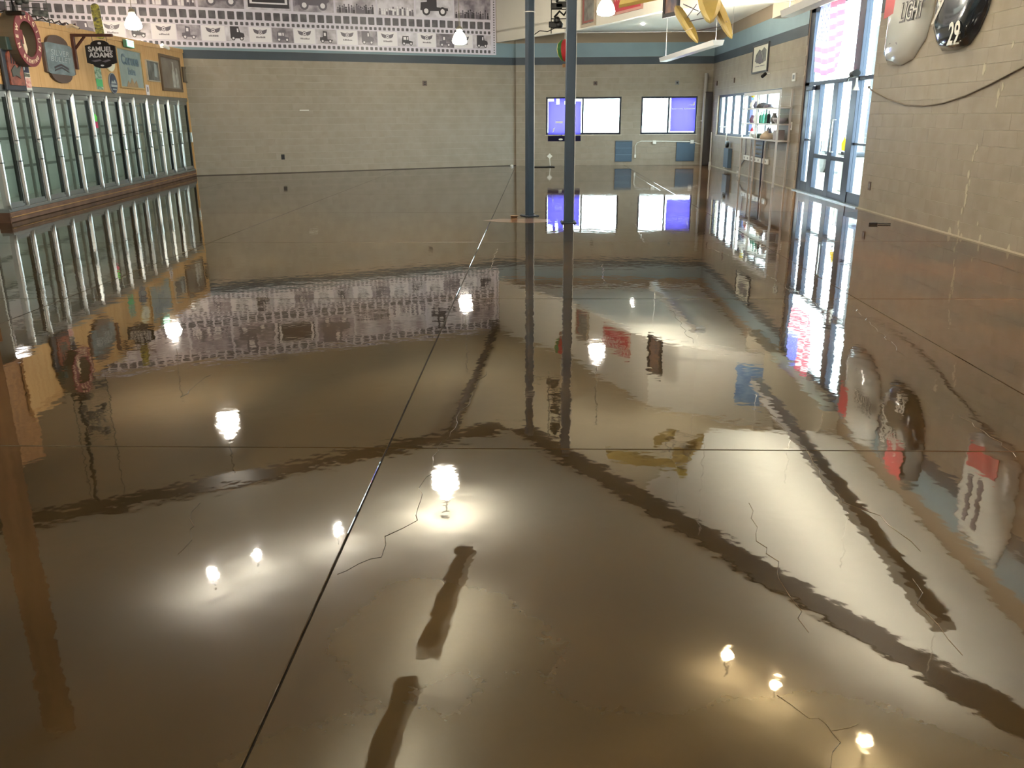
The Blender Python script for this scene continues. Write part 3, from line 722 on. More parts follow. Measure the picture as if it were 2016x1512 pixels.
# grey shield sign
GLS = mat('grey blue mirror print', (134, 150, 156), .25, c2=(108, 122, 128), scale=3); BRN = mat('brown sign timber', (92, 74, 66), .5, var=.15)
a, z = COOL.px(115, 117); o = thing('shield_sign', 'large grey mirror sign with arched brown frame and a dark chevron', 'sign', COOL.M(a, z, -.02) @ SCL(1.05, .46))
W_, H_ = .62, .52
outl = [(-W_, -H_), (-W_*.72, -H_-.05)] + ell(W_*.72, .34, 14, 0, -H_-.04, PI, 2*PI, True)[1:-1] + [(W_*.72, -H_-.05), (W_, -H_), (W_, H_), (W_*.72, H_+.05)] + ell(W_*.72, .34, 14, 0, H_+.04, 0, PI, True)[1:-1] + [(-W_*.72, H_+.05), (-W_, H_)]
part('frame', MB().prism(outl, 0, .05), BRN, o)
part('mirror', MB().prism(rrect(-W_+.06, W_-.06, -H_-.06, H_+.06, .1), .05, .056), GLS, o)
part('chevron', MB().prism([(-.3, -.3), (0, -.16), (.3, -.3), (.3, -.38), (0, -.24), (-.3, -.38)], .056, .06).prism([(-.3, -.42), (0, -.28), (.3, -.42), (.3, -.48), (0, -.34), (-.3, -.48)], .056, .06), INK, o)
LG = mat('pale etched letters', (166, 178, 182), .4)
text('SILVER', .3, LG, o, 0, .22, .058, sx=.9, shear=.2); text('BULLET', .28, LG, o, 0, -.02, .058, sx=.9, shear=.2)
# hanging SAMUEL ADAMS
a, z = COOL.px(145, 96); RB = mat('dark red brown timber', (82, 48, 40), .5)
o = thing('sign_bracket', 'dark red-brown timber wall bracket that carries the black hanging sign', 'bracket', COOL.M(COOL.px(146, 104)[0], COOL.px(146, 104)[1]+.02, -.02))
part('upright', MB().box(-.04, .04, -.32, .27, 0, .06, bev=.006), RB, o)
part('arm', MB().box(-.03, .03, .27, .32, .0, .78, bev=.006), RB, o)
part('brace', MB().tube([(0, .05, .05), (0, .28, .26)], .025, 4), RB, o)
BLK = mat('black sign face', (26, 24, 28), .35); SIL = mat('silver letters', (200, 200, 205), .4)
Msign = COOL.M(COOL.px(146, 104)[0], COOL.px(146, 104)[1]-.02, .50) @ Matrix.Rotation(-PI/2, 4, 'Y') @ SCL(.66, .62)
o = thing('hanging_sign', 'black shaped hanging sign lettered SAMUEL ADAMS in silver', 'sign', Msign)
sh = [(-.42, -.26), (-.3, -.3)] + ell(.26, .12, 10, 0, -.3, PI, 2*PI, True) + [(.3, -.3), (.42, -.26), (.42, .24), (.3, .27)] + ell(.26, .13, 10, 0, .27, 0, PI, True) + [(-.3, .27), (-.42, .24)]
part('board', MB().prism(sh, -.02, .02), BLK, o)
text('SAMUEL', .2, SIL, o, 0, .13, .021, sx=.95, bold=.006); text('ADAMS', .2, SIL, o, 0, -.04, .021, bold=.006)
part('swash', MB().prism([(-.3, -.2), (-.05, -.16), (.0, -.2), (-.2, -.24)], .02, .024).prism([(0, -.22), (.2, -.16), (.26, -.19), (.1, -.25)], .02, .024), INKG, o)
part('crest', MB().prism(ell(.05, .035, 10, 0, .31), .02, .025).prism(ell(.05, .025, 10, 0, -.34), .02, .025), SIL, o)
part('hook', MB().tube([(-.2, .36, 0), (-.2, .5, 0)], .008, 6).tube([(.2, .36, 0), (.2, .5, 0)], .008, 6), BLK, o)
# pale oval, green strip, blue surfboard oval
def oval(x, y, rx, ry, label, m1, m2, extra=None):
    a, z = COOL.px(x, y); o = thing('oval_sign', label, 'sign', COOL.M(a, z, -.018) @ SCL(1, .46))
    part('edge', MB().prism(ell(rx, ry, 28), 0, .025), m1, o); part('face', MB().prism(ell(rx*.88, ry*.92, 28), .025, .03), m2, o)
    if extra: extra(o)
    return o
oval(216, 122, .3, .43, 'pale cream oval sign with a small dark leaf mark, behind the black hanging sign', mat('pale yellow edge', (226, 216, 170), .5), mat('cream face', (232, 232, 214), .5), lambda o: part('leaf_mark', MB().prism(ell(.1, .04, 12, .02, -.02), .03, .034), INKG, o))
oval(223, 164, .24, .46, 'dark blue upright oval sign with pale lettering bands, right of the green poster', mat('silver edge', (150, 160, 170), .4), mat('deep blue face', (48, 64, 92), .35),
     lambda o: [part('mountain', MB().prism([(-.16, -.02), (-.1, .12), (-.03, .05), (.05, .16), (.16, .0)], .03, .034), LG, o), part('band', MB().box(-.18, .18, -.16, -.06, .03, .034).box(-.12, .12, -.3, -.24, .03, .034), LG, o)])
GRN = mat('bright green print', (80, 190, 120), .45)
paper(196, 154, .36, .92, 'narrow green and white poster under the black hanging sign', [mat('green white print', (190, 214, 198), .5, c2=(70, 120, 96), scale=7), ('green_field', MB().box(-.17, .17, -.34, -.04, .006, .009), GRN)])
# exit sign
a, z = COOL.px(249, 84); o = thing('exit_sign', 'small lit green exit sign at the top of the plywood fascia', 'sign', COOL.M(a, z-.03, .001) @ SCL(1, .62))
part('box', MB().box(-.26, .26, -.13, .13, 0, .08, bev=.01), mat('sign case green', (96, 150, 124), .4), o)
part('face', MB().box(-.23, .23, -.1, .1, .08, .084), mat('lit green face', (150, 226, 186), .4, emit=1.0), o)
text('EXIT', .17, mat('exit letters', (226, 250, 236), .4, emit=1.2), o, 0, 0, .086, bold=.004)
# Corona
def framed(P, x, y, wd, h, label, fm, face, th=.04, fw=.035, off=-.018, nm='framed_picture', cat='picture', x1=None):
    a, z = P.px(x, y); o = thing(nm, label, cat, P.M(a, z, off))
    W, H = wd/2, h/2
    part('frame', MB().ring([(-W, -H), (W, -H), (W, H), (-W, H)], [(-W+fw, -H+fw), (W-fw, -H+fw), (W-fw, H-fw), (-W+fw, H-fw)], 0, th), fm, o)
    part('picture', MB().box(-W+fw, W-fw, -H+fw, H-fw, .004, th*.5), face, o)
    return o, W, H, th*.5
def wh(P, l, r_, t, b, x, y): return P.px(r_, y)[0]-P.px(l, y)[0], P.px(x, t)[1]-P.px(x, b)[1]
wd, h = wh(COOL, 233, 280, 97, 174, 258, 135)
o, W, H, t = framed(COOL, 257, 136, wd, h, 'large pale blue mirror sign in a gold frame lettered Corona Extra', mat('pale gold frame', (196, 166, 116), .4, .3), mat('pale blue mirror', (158, 176, 178), .22, c2=(142, 160, 158), scale=2))
BLU = mat('blue grey letters', (84, 110, 128), .4)
text('Corona', .30, BLU, o, .03, .18, t+.002, sx=1.25, bold=.012); text('Extra', .2, BLU, o, .05, -.06, t+.002, sx=1.2, bold=.008)
part('gold_print', MB().prism([(-.4, -.4), (-.28, -.26), (-.14, -.32), (0, -.2), (.14, -.32), (.3, -.24), (.4, -.4)], t, t+.004), mat('tan crest print', (168, 144, 112), .5, c2=(150, 130, 100), scale=12), o)
wd, h = wh(COOL, 289, 313, 120, 161, 300, 140)
o, W, H, t = framed(COOL, 301, 140, wd, h, 'small dark framed picture with a pale edge, right of the pale blue mirror', mat('pale thin frame', (196, 186, 168), .5), mat('dim scene print', (120, 124, 124), .4, c2=(64, 68, 70), scale=4), fw=.025)
part('pale_figure', MB().prism([(.08, -.12), (.3, -.14), (.32, .16), (.14, .2)], t, t+.004), LG, o)
paper(292, 177, .24, .5, 'small white paper sheet hanging below the dark framed picture', [mat('white violet print', (226, 222, 232), .5), ('dark_mark', MB().prism([(-.04, -.1), (.04, -.08), (.05, .12), (-.02, .16)], .006, .009), INKG)], nm='paper_sheet')
wd, h = wh(COOL, 317, 356, 110, 179, 337, 145)
o, W, H, t = framed(COOL, 337, 145, wd, h, 'large brown-framed sign with pale bottles, near the right end of the fascia', mat('brown frame', (110, 92, 74), .5), mat('dusky print', (134, 126, 116), .35, c2=(112, 100, 94), scale=2), fw=.07)
for dx, hh in ((.2, .64), (.5, .5)):
    part('bottle_print', MB().prism([(dx-.12, -.34), (dx+.12, -.34), (dx+.12, -.34+hh*.62), (dx+.06, -.34+hh*.75), (dx+.06, -.34+hh), (dx-.06, -.34+hh), (dx-.06, -.34+hh*.75), (dx-.12, -.34+hh*.62)], t, t+.005), mat('pale bottle print', (196, 196, 192), .4, c2=(160, 160, 156), scale=8), o)
wd, h = wh(COOL, 360, 374, 133, 163, 367, 148)
framed(COOL, 367, 148, wd*1.0, h, 'small brown plaque at the right end of the plywood fascia', mat('dark plaque frame', (96, 84, 70), .5), mat('plaque face', (118, 106, 90), .4, var=.2, scale=9))
a, z = COOL.px(381, 233); single('notice_card', MB().box(-.07, .07, -.11, .11, 0, .008), WHT, 'small white notice card on the plywood end panel', 'notice', COOL.M(a, z, -.008))
a, z = COOL.px(316, 93); o = thing('security_camera', 'small white security camera on the plywood fascia top edge', 'camera', COOL.M(a, z, 0))
part('body', MB().tube([(-.12, .05, .08), (.14, -.02, .16)], .04, 10), WHT, o); part('bracket', MB().box(-.05, .0, -.02, .06, -.02, .1), WHT, o)
a, z = COOL.px(132, 53); o = thing('security_camera', 'small beige camera at the fascia top edge above the grey shield sign', 'camera', COOL.M(a, z, 0) @ SCL(.55, .5))
part('body', MB().tube([(-.16, .05, .1), (.1, -.02, .16)], .045, 10), CREAM, o); part('lens', MB().tube([(.1, -.02, .16), (.15, -.035, .17)], .035, 10), BLACK, o); part('bracket', MB().box(-.1, -.04, -.04, .06, -.02, .1), CREAM, o)
a, z = COOL.px(191, 50); o = thing('sticker_sheet', 'green and pink tag stuck on a cooler door glass', 'tag', COOL.M(COOL.px(191, 236)[0], COOL.px(191, 236)[1], -.03))
part('green_tag', MB().prism([(-.09, 0), (.07, -.04), (.1, .06), (.0, .12), (-.09, .1)], 0, .004), mat('neon green card', (110, 226, 90), .5), o); part('pink_tag', MB().box(-.04, .09, -.16, -.04, 0, .004), mat('pink card', (214, 60, 110), .5), o)

# ---------------------------------------------------------------- things above the cooler
a, z = COOL.px(195, 62); o = thing('snowboard', 'yellow and black snowboard standing on the cooler roof before the mural', 'snowboard', Matrix.Translation(Vector((at_D(197, 62, 20.6).x, at_D(197, 62, 20.6).y, 3.17))) @ Matrix.Rotation(.4, 4, 'Z') @ Matrix.Rotation(PI/2, 4, 'X') @ Matrix.Rotation(.05, 4, 'Z') @ SCL(.75, .5))
bd = ell(.11, .16, 12, 0, 1.2, 0, PI, True) + ell(.11, .1, 8, 0, .1, PI, 2*PI, True)
part('deck', MB().prism(bd, 0, .02), mat('yellow black deck print', (190, 180, 60), .35, c2=(50, 52, 40), scale=9, stretch=(1, 1.2, 1)), o)
part('edge', MB().ring(ell(.115, .16, 12, 0, 1.2, 0, PI, True) + ell(.115, .1, 8, 0, .1, PI, 2*PI, True), bd, -.002, .022), WHT, o)
def lattice(o, w0, h0, d0, n, seed, m=BLACK):
    rnd = random.Random(seed)
    mb = MB()
    for xx in (-w0/2, w0/2): mb.tube([(xx, 0, 0), (xx, 0, h0)], .008, 6)
    k = 0
    zz = .08
    while zz < h0: mb.tube([(-w0/2, 0, zz), (w0/2, 0, zz)], .007, 6); zz += h0/n
    part('frame', mb, m, o)
    for k in range(n*2):
        x = rnd.uniform(-w0*.35, w0*.35); z = rnd.uniform(.05, h0-.15); q = MB()
        t = rnd.choice((0, 1, 2))
        if t == 0: q.box(x-.09, x+.09, -.02, .02, z, z+.09, bev=.01)
        elif t == 1: q.tube([(x-.1, .02, z), (x-.02, -.04, z+.08), (x+.05, .04, z+.03), (x+.12, 0, z+.12)], .018, 6)
        else: q.lathe([(.001, z), (.05, z+.01), (.06, z+.06), (.03, z+.1), (.001, z+.11)], 10, M=Matrix.Translation((x, 0, 0)))
        part('hanging_piece', q, m, o, smooth=(t != 0))
p = at_D(58, 50, 17.5); Z0 = p.z
DKM = mat('dark pewter', (52, 56, 56), .4, .5, c2=(110, 112, 108), scale=10)
o = thing('metal_sculpture', 'tangled dark metal sculpture hanging over the cooler at the upper left', 'sculpture', Matrix.Translation((p.x, p.y, Z0)) @ Matrix.Rotation(.5, 4, 'Z')); lattice(o, .62, 1.3, .1, 13, 3, DKM)
part('suspension_wire', MB().tube([(-.3, 0, 1.3), (-.3, 0, HI-Z0)], .006, 5).tube([(.3, 0, 1.3), (.3, 0, HI-Z0)], .006, 5), BLACK, o)
p = at_D(29, 26, 16.5); Z1 = p.z
o = thing('bent_sculpture', 'thick black bent metal arm hanging beside the tangled sculpture at the far left', 'sculpture', Matrix.Translation((p.x, p.y, Z1)))
part('arm', MB().tube([(0, 0, 0), (-.03, 0, .3), (.05, 0, .5), (0, 0, .8), (0, 0, HI-Z1)], .035, 8), BLACK, o); part('foot', MB().box(-.12, .14, -.05, .05, -.03, .03, bev=.01), BLACK, o)
mb = MB(); pts = []
for i in range(30):
    t = i/29; a, z = .8+t*3.4, 0; a2 = a; q = COOL.at(a2, 3.235+.02*a2+.03*math.sin(i*2.1)+.02, -.05+.02*math.sin(i*3)); pts.append(q)
cm = MB().tube(pts, .012, 6); o = thing('light_string', 'dark tangled string of small lights along the plywood fascia top', 'string lights', Matrix.Identity(4))
part('cord', cm, BLACK, o)
for i in range(0, 29, 2): part('bulb', MB().lathe([(.001, -.03), (.015, -.02), (.015, .01), (.001, .02)], 6, M=Matrix.Translation(pts[i])), mat('dark red bulb', (100, 50, 60), .3), o)
# ---------------------------------------------------------------- things near the posts
p = at_D(1101, 66, 14.6)
o = thing('wire_rack', 'narrow black wire rack of small black figures hanging left of the nearer post', 'rack', Matrix.Translation((p.x, p.y, p.z))); lattice(o, .26, 1.25, .1, 9, 11, BLACK)
part('suspension_wire', MB().tube([(-.1, 0, 1.25), (-.1, 0, HI-p.z)], .004, 5).tube([(.1, 0, 1.25), (.1, 0, HI-p.z)], .004, 5), BLACK, o)
a1_ = at_D(1052, 68, 14.4); b1_ = at_D(1095, 54, 14.5)
o = thing('hanging_cable', 'thin dark cable looping from the left post to the black wire rack', 'cord')
part('cord', MB().tube([a1_, a1_.lerp(b1_, .25)+Vector((0, 0, .03)), a1_.lerp(b1_, .6)+Vector((0, 0, -.02)), b1_], .008, 6), BLACK, o)
part('tie_wire', zt, WHT, o)
p = at_D(1112, 102, 16.0)
o = thing('paper_lantern', 'red, yellow and green striped balloon lantern hanging half behind the nearer post', 'lantern', Matrix.Translation((p.x, p.y, p.z-.16)))
cols_ = [mat('lantern red', (200, 50, 60), .5), mat('lantern yellow', (222, 196, 60), .5), mat('lantern green', (60, 130, 60), .5)]
for k in range(9):
    prof = [(.02, 0), (.06, .02), (.12, .1), (.145, .2), (.13, .29), (.07, .35), (.001, .37)]; mb = MB(); v = []; f = []
    for i, (rr, zz) in enumerate(prof):
        for j in range(4): an = 2*PI*(k+j/3)/9; v.append((rr*math.cos(an), rr*math.sin(an), zz))
    for i in range(len(prof)-1):
        for j in range(3): f.append((i*4+j, i*4+j+1, i*4+5+j, i*4+4+j))
    mb.add(v, f); part('gore', mb, cols_[k % 3], o, smooth=True)
part('basket', MB().box(-.04, .04, -.04, .04, -.1, -.04, bev=.008), WC, o)
part('string', MB().tube([(0, 0, .36), (0, 0, HI-p.z+.16)], .006, 6), WHT, o)
# yellow float plane
PY = mat('yellow model paint', (200, 178, 104), .5, c2=(182, 160, 92), scale=3); PYD = mat('yellow wood edge', (170, 140, 70), .5)
def floatmesh(A, B, w0, h0):
    d = (B-A); L = d.length; d.normalize(); s = d.cross(Vector((0, 0, 1))).normalized(); u = s.cross(d)
    mb = MB(); sec = [(0, .62, .8), (.1, .85, 1), (.5, 1, 1), (.75, .9, .85), (.92, .5, .5), (1, .06, .12)]; v = []; f = []
    for t, a, b in sec:
        c = A + d*L*t
        for (x, y) in ((-.35, .5), (.35, .5), (.5, .15), (.3, -.4), (0, -.6), (-.3, -.4), (-.5, .15)):
            q = c + s*x*w0*a + u*y*h0*b; v.append(tuple(q))
    for i in range(5):
        for k in range(7): f.append((i*7+k, i*7+(k+1) % 7, i*7+7+(k+1) % 7, i*7+7+k))
    f.append(tuple(range(6, -1, -1))); f.append(tuple(range(35, 42)))
    return mb.add(v, f)
D0 = 11.0
FA, FB = at_D(1332, 18, D0+.35), at_D(1374, 84, D0-.3); GA, GB = at_D(1400, -12, D0+.35), at_D(1441, 76, D0-.3)
HA, HB = at_D(1392, -40, D0+.7), at_D(1399, 42, D0-.6)
C0 = (FA+GA)/2
o = thing('model_seaplane', 'yellow wooden model seaplane on two floats hanging from the ceiling', 'model plane', Matrix.Translation(C0))
def rel(mb): mb.v = [tuple(Vector(q)-C0) for q in mb.v]; return mb
part('float', rel(floatmesh(FA, FB, .105, .11)), PY, o); part('float', rel(floatmesh(GA, GB, .115, .12)), PY, o)
part('fuselage', rel(floatmesh(HA, HB, .27, .22)), PY, o)
part('engine_cowl', rel(MB().lathe([(.001, -.02), (.07, -.02), (.075, .05), (.05, .08), (.001, .08)], 14, M=Matrix.Translation(at_D(1399, -8, D0-.5)))), mat('pale yellow block', (214, 196, 96), .5), o)
wm = []
st_ = MB()
for (u0, v0), (u1, v1) in (((1356, 42), (1405, 32)), ((1363, 62), (1432, 50)), ((1345, 8), (1375, 22)), ((1352, 35), (1372, 8)), ((1372, 30), (1392, 10))):
    st_.tube([at_D(u0, v0, D0), at_D(u1, v1, D0)], .006, 6)
part('strut', rel(st_), INKG, o)
part('float_band', rel(MB().tube([at_D(1350, 61, D0-.12), at_D(1363, 55, D0-.18)], .007, 5).tube([at_D(1420, 48, D0-.12), at_D(1432, 42, D0-.18)], .007, 5)), CREAM, o)
WA = at_D(1218, 16, D0); WB = at_D(1382, -18, D0+.1)
d = (WB-WA).normalized(); ch = Vector((.1, .34, .28)); wv = [WA, WB, WB+ch, WA+ch]
wing = MB().add([tuple(q) for q in wv] + [tuple(q+Vector((0, -.01, .035))) for q in wv], [(0, 1, 2, 3), (7, 6, 5, 4), (0, 4, 5, 1), (1, 5, 6, 2), (2, 6, 7, 3), (3, 7, 4, 0)])
wo_ = part('wing', rel(wing), PY, o)
nrm = d.cross(ch).normalized(); vv = nrm.cross(d).normalized()
if nrm.y > 0: nrm = -nrm; vv = -vv
Mw = Matrix(((d.x, vv.x, nrm.x, 0), (d.y, vv.y, nrm.y, 0), (d.z, vv.z, nrm.z, 0), (0, 0, 0, 1)))
tm = textmesh('RWS', .22, .002, 1.2, .004); tp = WA + d*.42 + ch*.42 + nrm*.006 - C0
part('lettering', tm, None, wo_, M=Matrix.Translation(tp) @ Mw); 
tm.materials.clear(); tm.materials.append(BLK)
part('suspension_wire', rel(MB().tube([HA, Vector((HA.x, HA.y, LOW if False else SLAB))], .003, 5).tube([GB+Vector((0, 0, .05)), Vector((GB.x, GB.y, SLAB))], .003, 5)), WHT, o)

# ---------------------------------------------------------------- bulkhead signs
B2 = Plane(BK[1], BK[2]); B3 = Plane(BK[2], BK[3])
def fr2(P, l, r_, t, b, label, fm, face, **k):
    x, y = (l+r_)/2, (t+b)/2; a0_, z0_ = P.px(l, y); a1_, z1_ = P.px(r_, y); _, zt_ = P.px(x, t); _, zb_ = P.px(x, b)
    return framed(P, x, y, a1_-a0_, zt_-zb_, label, fm, face, off=.004, **k)
o, W, H, t = fr2(B2, 1146, 1174, -22, 52, 'framed grey picture with a red mat on the bulkhead beside the nearer post', mat('pale wood frame', (182, 170, 152), .5), mat('grey sketch print', (140, 140, 134), .4, c2=(100, 100, 98), scale=5), fw=.07)
part('red_mat', MB().box(-W+.09, -W+.19, -H+.1, H-.1, t, t+.004).box(-W+.19, W-.1, -H+.1, -H+.15, t, t+.004), mat('brick red mat', (150, 92, 86), .5), o)
o, W, H, t = fr2(B2, 1208, 1266, -30, 24, 'wide red sign with white lettering on the bulkhead behind the pendant lamp', mat('pink frame', (200, 150, 140), .5), mat('red sign face', (196, 60, 72), .4), fw=.06)
text('WINHORST', .34, WHT, o, 0, -H+.42, t+.002, sx=min(1.2, W/.95))
mb = MB(); xx = -W*.5
while xx < W*.3: wd = random.uniform(.03, .06); mb.box(xx, xx+wd, -H+.14, -H+.2, t, t+.004); xx += wd+.015
part('caption', mb, mat('pink caption', (240, 170, 176), .5), o)
o, W, H, t = fr2(B3 if False else B2, 1309, 1340, -60, 33, 'dark framed picture at the right end of the bulkhead by the seaplane float', BLACK, mat('dark blue print', (52, 56, 72), .4, c2=(120, 90, 70), scale=3), fw=.09)
# blue banner mirrored in the floor
p = at_D(1475, 400, 19.3); a = (Vector((p.x, p.y, 0))-B3.p0).dot(B3.u)
mir = Plane(BK[2], BK[3]); r_ = ray(1476, 760); t_ = (mir.p0-Vector((0, 0, EYE))).dot(mir.n)/r_.dot(mir.n); zz = -(EYE + r_.z*t_); aa = (Vector((0, 0, EYE))+r_*t_-mir.p0).dot(mir.u)
o = thing('blue_banner', 'sky blue cloth banner high on the bulkhead over the door bay', 'banner', mir.M(aa, zz, .01))
part('cloth', MB().box(-.35, .35, -.5, .5, 0, .01), mat('sky blue cloth', (90, 140, 200), .6, c2=(150, 190, 230), scale=3), o); part('rod', MB().tube([(-.4, .52, .01), (.4, .52, .01)], .015, 8), WHT, o)

# ---------------------------------------------------------------- far wall things
PUR = mat('purple sheet', (68, 60, 152), .5, transl=.72); PUR.node_tree.nodes['Principled BSDF'].inputs['Base Color'].default_value = lin((34, 30, 58))
PUR2 = mat('dark purple sheet', (90, 84, 160), .5, transl=.6)
def sheet(l, r_, t, b, label):
    x = (l+r_)/2; a0_, a1_ = FAR.px(l, 225)[0], FAR.px(r_, 225)[0]; zt_ = FAR.px(x, t)[1]; zb_ = FAR.px(x, b)[1]
    o = thing('purple_banner', label, 'banner', FAR.M((a0_+a1_)/2, zb_, .012)); W = (a1_-a0_)/2; H = zt_-zb_
    rnd = random.Random(int(l)); nx, ny = 12, 14; v = []; f = []
    for j in range(ny+1):
        for i in range(nx+1): v.append((-W+2*W*i/nx, H*j/ny, .006*math.sin(i*1.3+j*.7)+rnd.uniform(0, .004)))
    holes = set()
    if l < 1100:
        for i in range(nx):
            if rnd.random() < .55: holes.add((i, ny-1))
            if rnd.random() < .3: holes.add((i, ny-2))
    for j in range(ny):
        for i in range(nx):
            if (i, j) in holes: continue
            q = j*(nx+1)+i; f.append((q, q+1, q+nx+2, q+nx+1))
    part('cloth', MB().add(v, f), PUR, o, smooth=True)
    part('rod', MB().tube([(-W-.02, H, .01), (W+.02, H, .01)], .01, 8), BLACK, o)
    if l < 1100:
        part('white_lettering', MB().box(-W+.25, -.05, H*.42, H*.47, .012, .014).prism([(-W+.15, H*.2), (-W+.2, H*.24), (-W+.24, H*.32), (-W+.17, H*.3)], .012, .014).prism(ell(.07, .03, 10, -.12, .06), .012, .014), WHT, o)
    else: part('white_lettering', MB().box(-W+.03, -W+.4, H*.66, H*.68, .012, .014).box(W-.4, W-.03, H*.66, H*.69, .012, .014).prism([(W-.3, H*.78), (W-.05, H*.76), (W-.03, H*.9), (W-.12, H*.8)], .012, .014), WHT, o)
sheet(1079, 1144, 193, 278, 'purple sheet hung inside the left far window and hanging below its sill')
sheet(1320, 1369, 192, 259, 'purple sheet hung inside the right half of the right far window')
def louver(l, r_, t, b, label, n):
    x = (l+r_)/2; a0_, a1_ = FAR.px(l, 300)[0], FAR.px(r_, 300)[0]; zt_ = FAR.px(x, t)[1]; zb_ = FAR.px(x, b)[1]; W = (a1_-a0_)/2; H = zt_-zb_
    o = thing('wall_panel', label, 'panel', FAR.M((a0_+a1_)/2, zb_, .006)); m = mat('slate blue panel', (72, 96, 118), .5, var=.08)
    part('frame', MB().ring([(-W, 0), (W, 0), (W, H), (-W, H)], [(-W+.02, .02), (W-.02, .02), (W-.02, H-.02), (-W+.02, H-.02)], 0, .03), m, o)
    for k in range(n):
        z0 = .02+(H-.04)*k/n; z1 = .02+(H-.04)*(k+1)/n-.012; part('board', MB().box(-W+.02, W-.02, z0, z1, 0, .024, bev=.004), m, o)
        if k: part('strip', MB().box(-W+.01, W-.01, z0-.014, z0-.002, .024, .032), mat('pale blue strip', (120, 150, 176), .4), o)
louver(1211, 1244, 277, 318, 'slate blue panel of three boards low on the far wall between windows', 3)
louver(1331, 1367, 279, 317, 'plain slate blue panel low on the far wall under the right window', 1)
o = thing('conduit', 'white surface conduit with two square boxes under the far right window', 'conduit', FAR.M0())
q = [FAR.px(*c) for c in ((1250, 309), (1250, 288), (1254, 281), (1262, 278), (1290, 278), (1362, 279), (1375, 283), (1392, 285))]
part('pipe', MB().tube([(a, z, .03) for a, z in q], .014, 8), WHT, o)
for x, y in ((1288, 280), (1362, 279)): a, z = FAR.px(x, y); part('junction_box', MB().box(a-.06, a+.06, z-.06, z+.06, .006, .06, bev=.008), WHT, o)
a, z = FAR.px(1250, 307); part('switch', MB().box(a-.03, a+.03, z-.06, z+.05, .006, .05, bev=.006), WHT, o)
p = floor_px(1083, 327.5); o = thing('diamond_marker', 'small white diamond on a thin stand by the far wall under the left window', 'marker', Matrix.Translation((p.x, p.y-.3, 0)))
part('base', MB().lathe([(.12, 0), (.12, .02), (.02, .035), (.001, .035)], 16), BLACK, o); part('stand', MB().tube([(0, 0, .03), (-.02, 0, .26)], .012, 6), WHT, o)
part('diamond', MB().prism([(-.09, .34), (0, .25), (.09, .34), (0, .43)], -.01, .01, M=Matrix(((1, 0, 0, -.02), (0, 0, -1, 0), (0, 1, 0, 0), (0, 0, 0, 1)))), WHT, o)
p = floor_px(1062, 327.5); single('rubber_mat', MB().box(-.35, .5, -.15, .15, 0.001, .02, bev=.006), BLACK, 'flat black strip lying along the foot of the far wall by the diamond marker', 'mat', Matrix.Translation((p.x, p.y-.5, 0)))
for x, y, l, m in ((1172, 164, 'small dark square box high on the far wall above the left window', BRN), (1333, 163, 'small grey round box high on the far wall above the right window', GREY)):
    a, z = FAR.px(x, y); o = thing('wall_box', l, 'box', FAR.M(a, z, .006)); part('cover', MB().box(-.06, .06, -.06, .06, 0, .04, bev=.01), m, o); part('knockout', MB().lathe([(.001, .04), (.03, .04), (.03, .046), (.001, .046)], 12), BLACK, o)
for x, y, l, wd, hh in ((836, 164, 'dark brown square cover high on the back wall right of its middle', .075, .075), (557, 309, 'black outlet plate low on the back wall left of its middle', .05, .075)):
    a, z = BACK.px(x, y); o = thing('outlet_plate', l, 'outlet', BACK.M(a, z, .006)); part('plate', MB().box(-wd, wd, -hh, hh, 0, .01, bev=.003), BRN if y < 200 else BLACK, o)
    for sg in (-.4, .4): part('socket', MB().box(-wd*.4, wd*.4, sg*hh-.015, sg*hh+.015, .01, .013), BLACK, o)
a, z = BACK.px(599, 217); single('patch_strip', MB().box(-.14, .14, -.015, .015, 0, .004), WHT, 'thin white strip mark at mid height on the back wall', 'strip', BACK.M(a, z, .006))
p = floor_px(1008, 327); single('pebble_cluster', MB().lathe([(.001, 0), (.05, 0), (.06, .03), (.03, .06), (.001, .07)], 8), WHT, 'small white lump on the floor at the far corner of the back wall', 'lump', Matrix.Translation((p.x, p.y-.25, 0)))
# corner pipes
p = floor_px(1388, 327.5); o = thing('downpipe', 'pale grey pipe rising beside the far right corner', 'pipe', Matrix.Translation((p.x, 29.36, 0)))
part('pipe', MB().tube([(0, 0, 0), (0, 0, 2.9)], .055, 12), mat('pale grey pipe', (160, 156, 148), .5), o); part('clamp', MB().box(-.08, .08, .04, .12, 1.4, 1.44), WHT, o)
o = thing('corner_casing', 'dark boxed casing in the far right corner behind the pale pipe', 'casing', Matrix.Translation((5.59, 29.4, 0))); part('board', MB().box(-.11, .11, -.12, .08, 0, 2.3, bev=.01), mat('dark brown casing', (62, 56, 54), .5), o); part('cap', MB().box(-.13, .11, -.14, .08, 2.3, 2.33), mat('dark brown casing', (62, 56, 54), .5), o)
p = RIGHT.px(1401, 300); o = thing('bright_pipe', 'upright tube, whitened for the light it reflects, against the right wall at the far corner', 'tube', RIGHT.M(.55, .12, .04)); part('tube', MB().tube([(0, 0, 0), (0, .95, 0)], .025, 8), WHT, o); part('foot', MB().box(-.04, .04, -.12, .01, -.03, .04), WHT, o)  # white colour paints the light reflected by this pipe

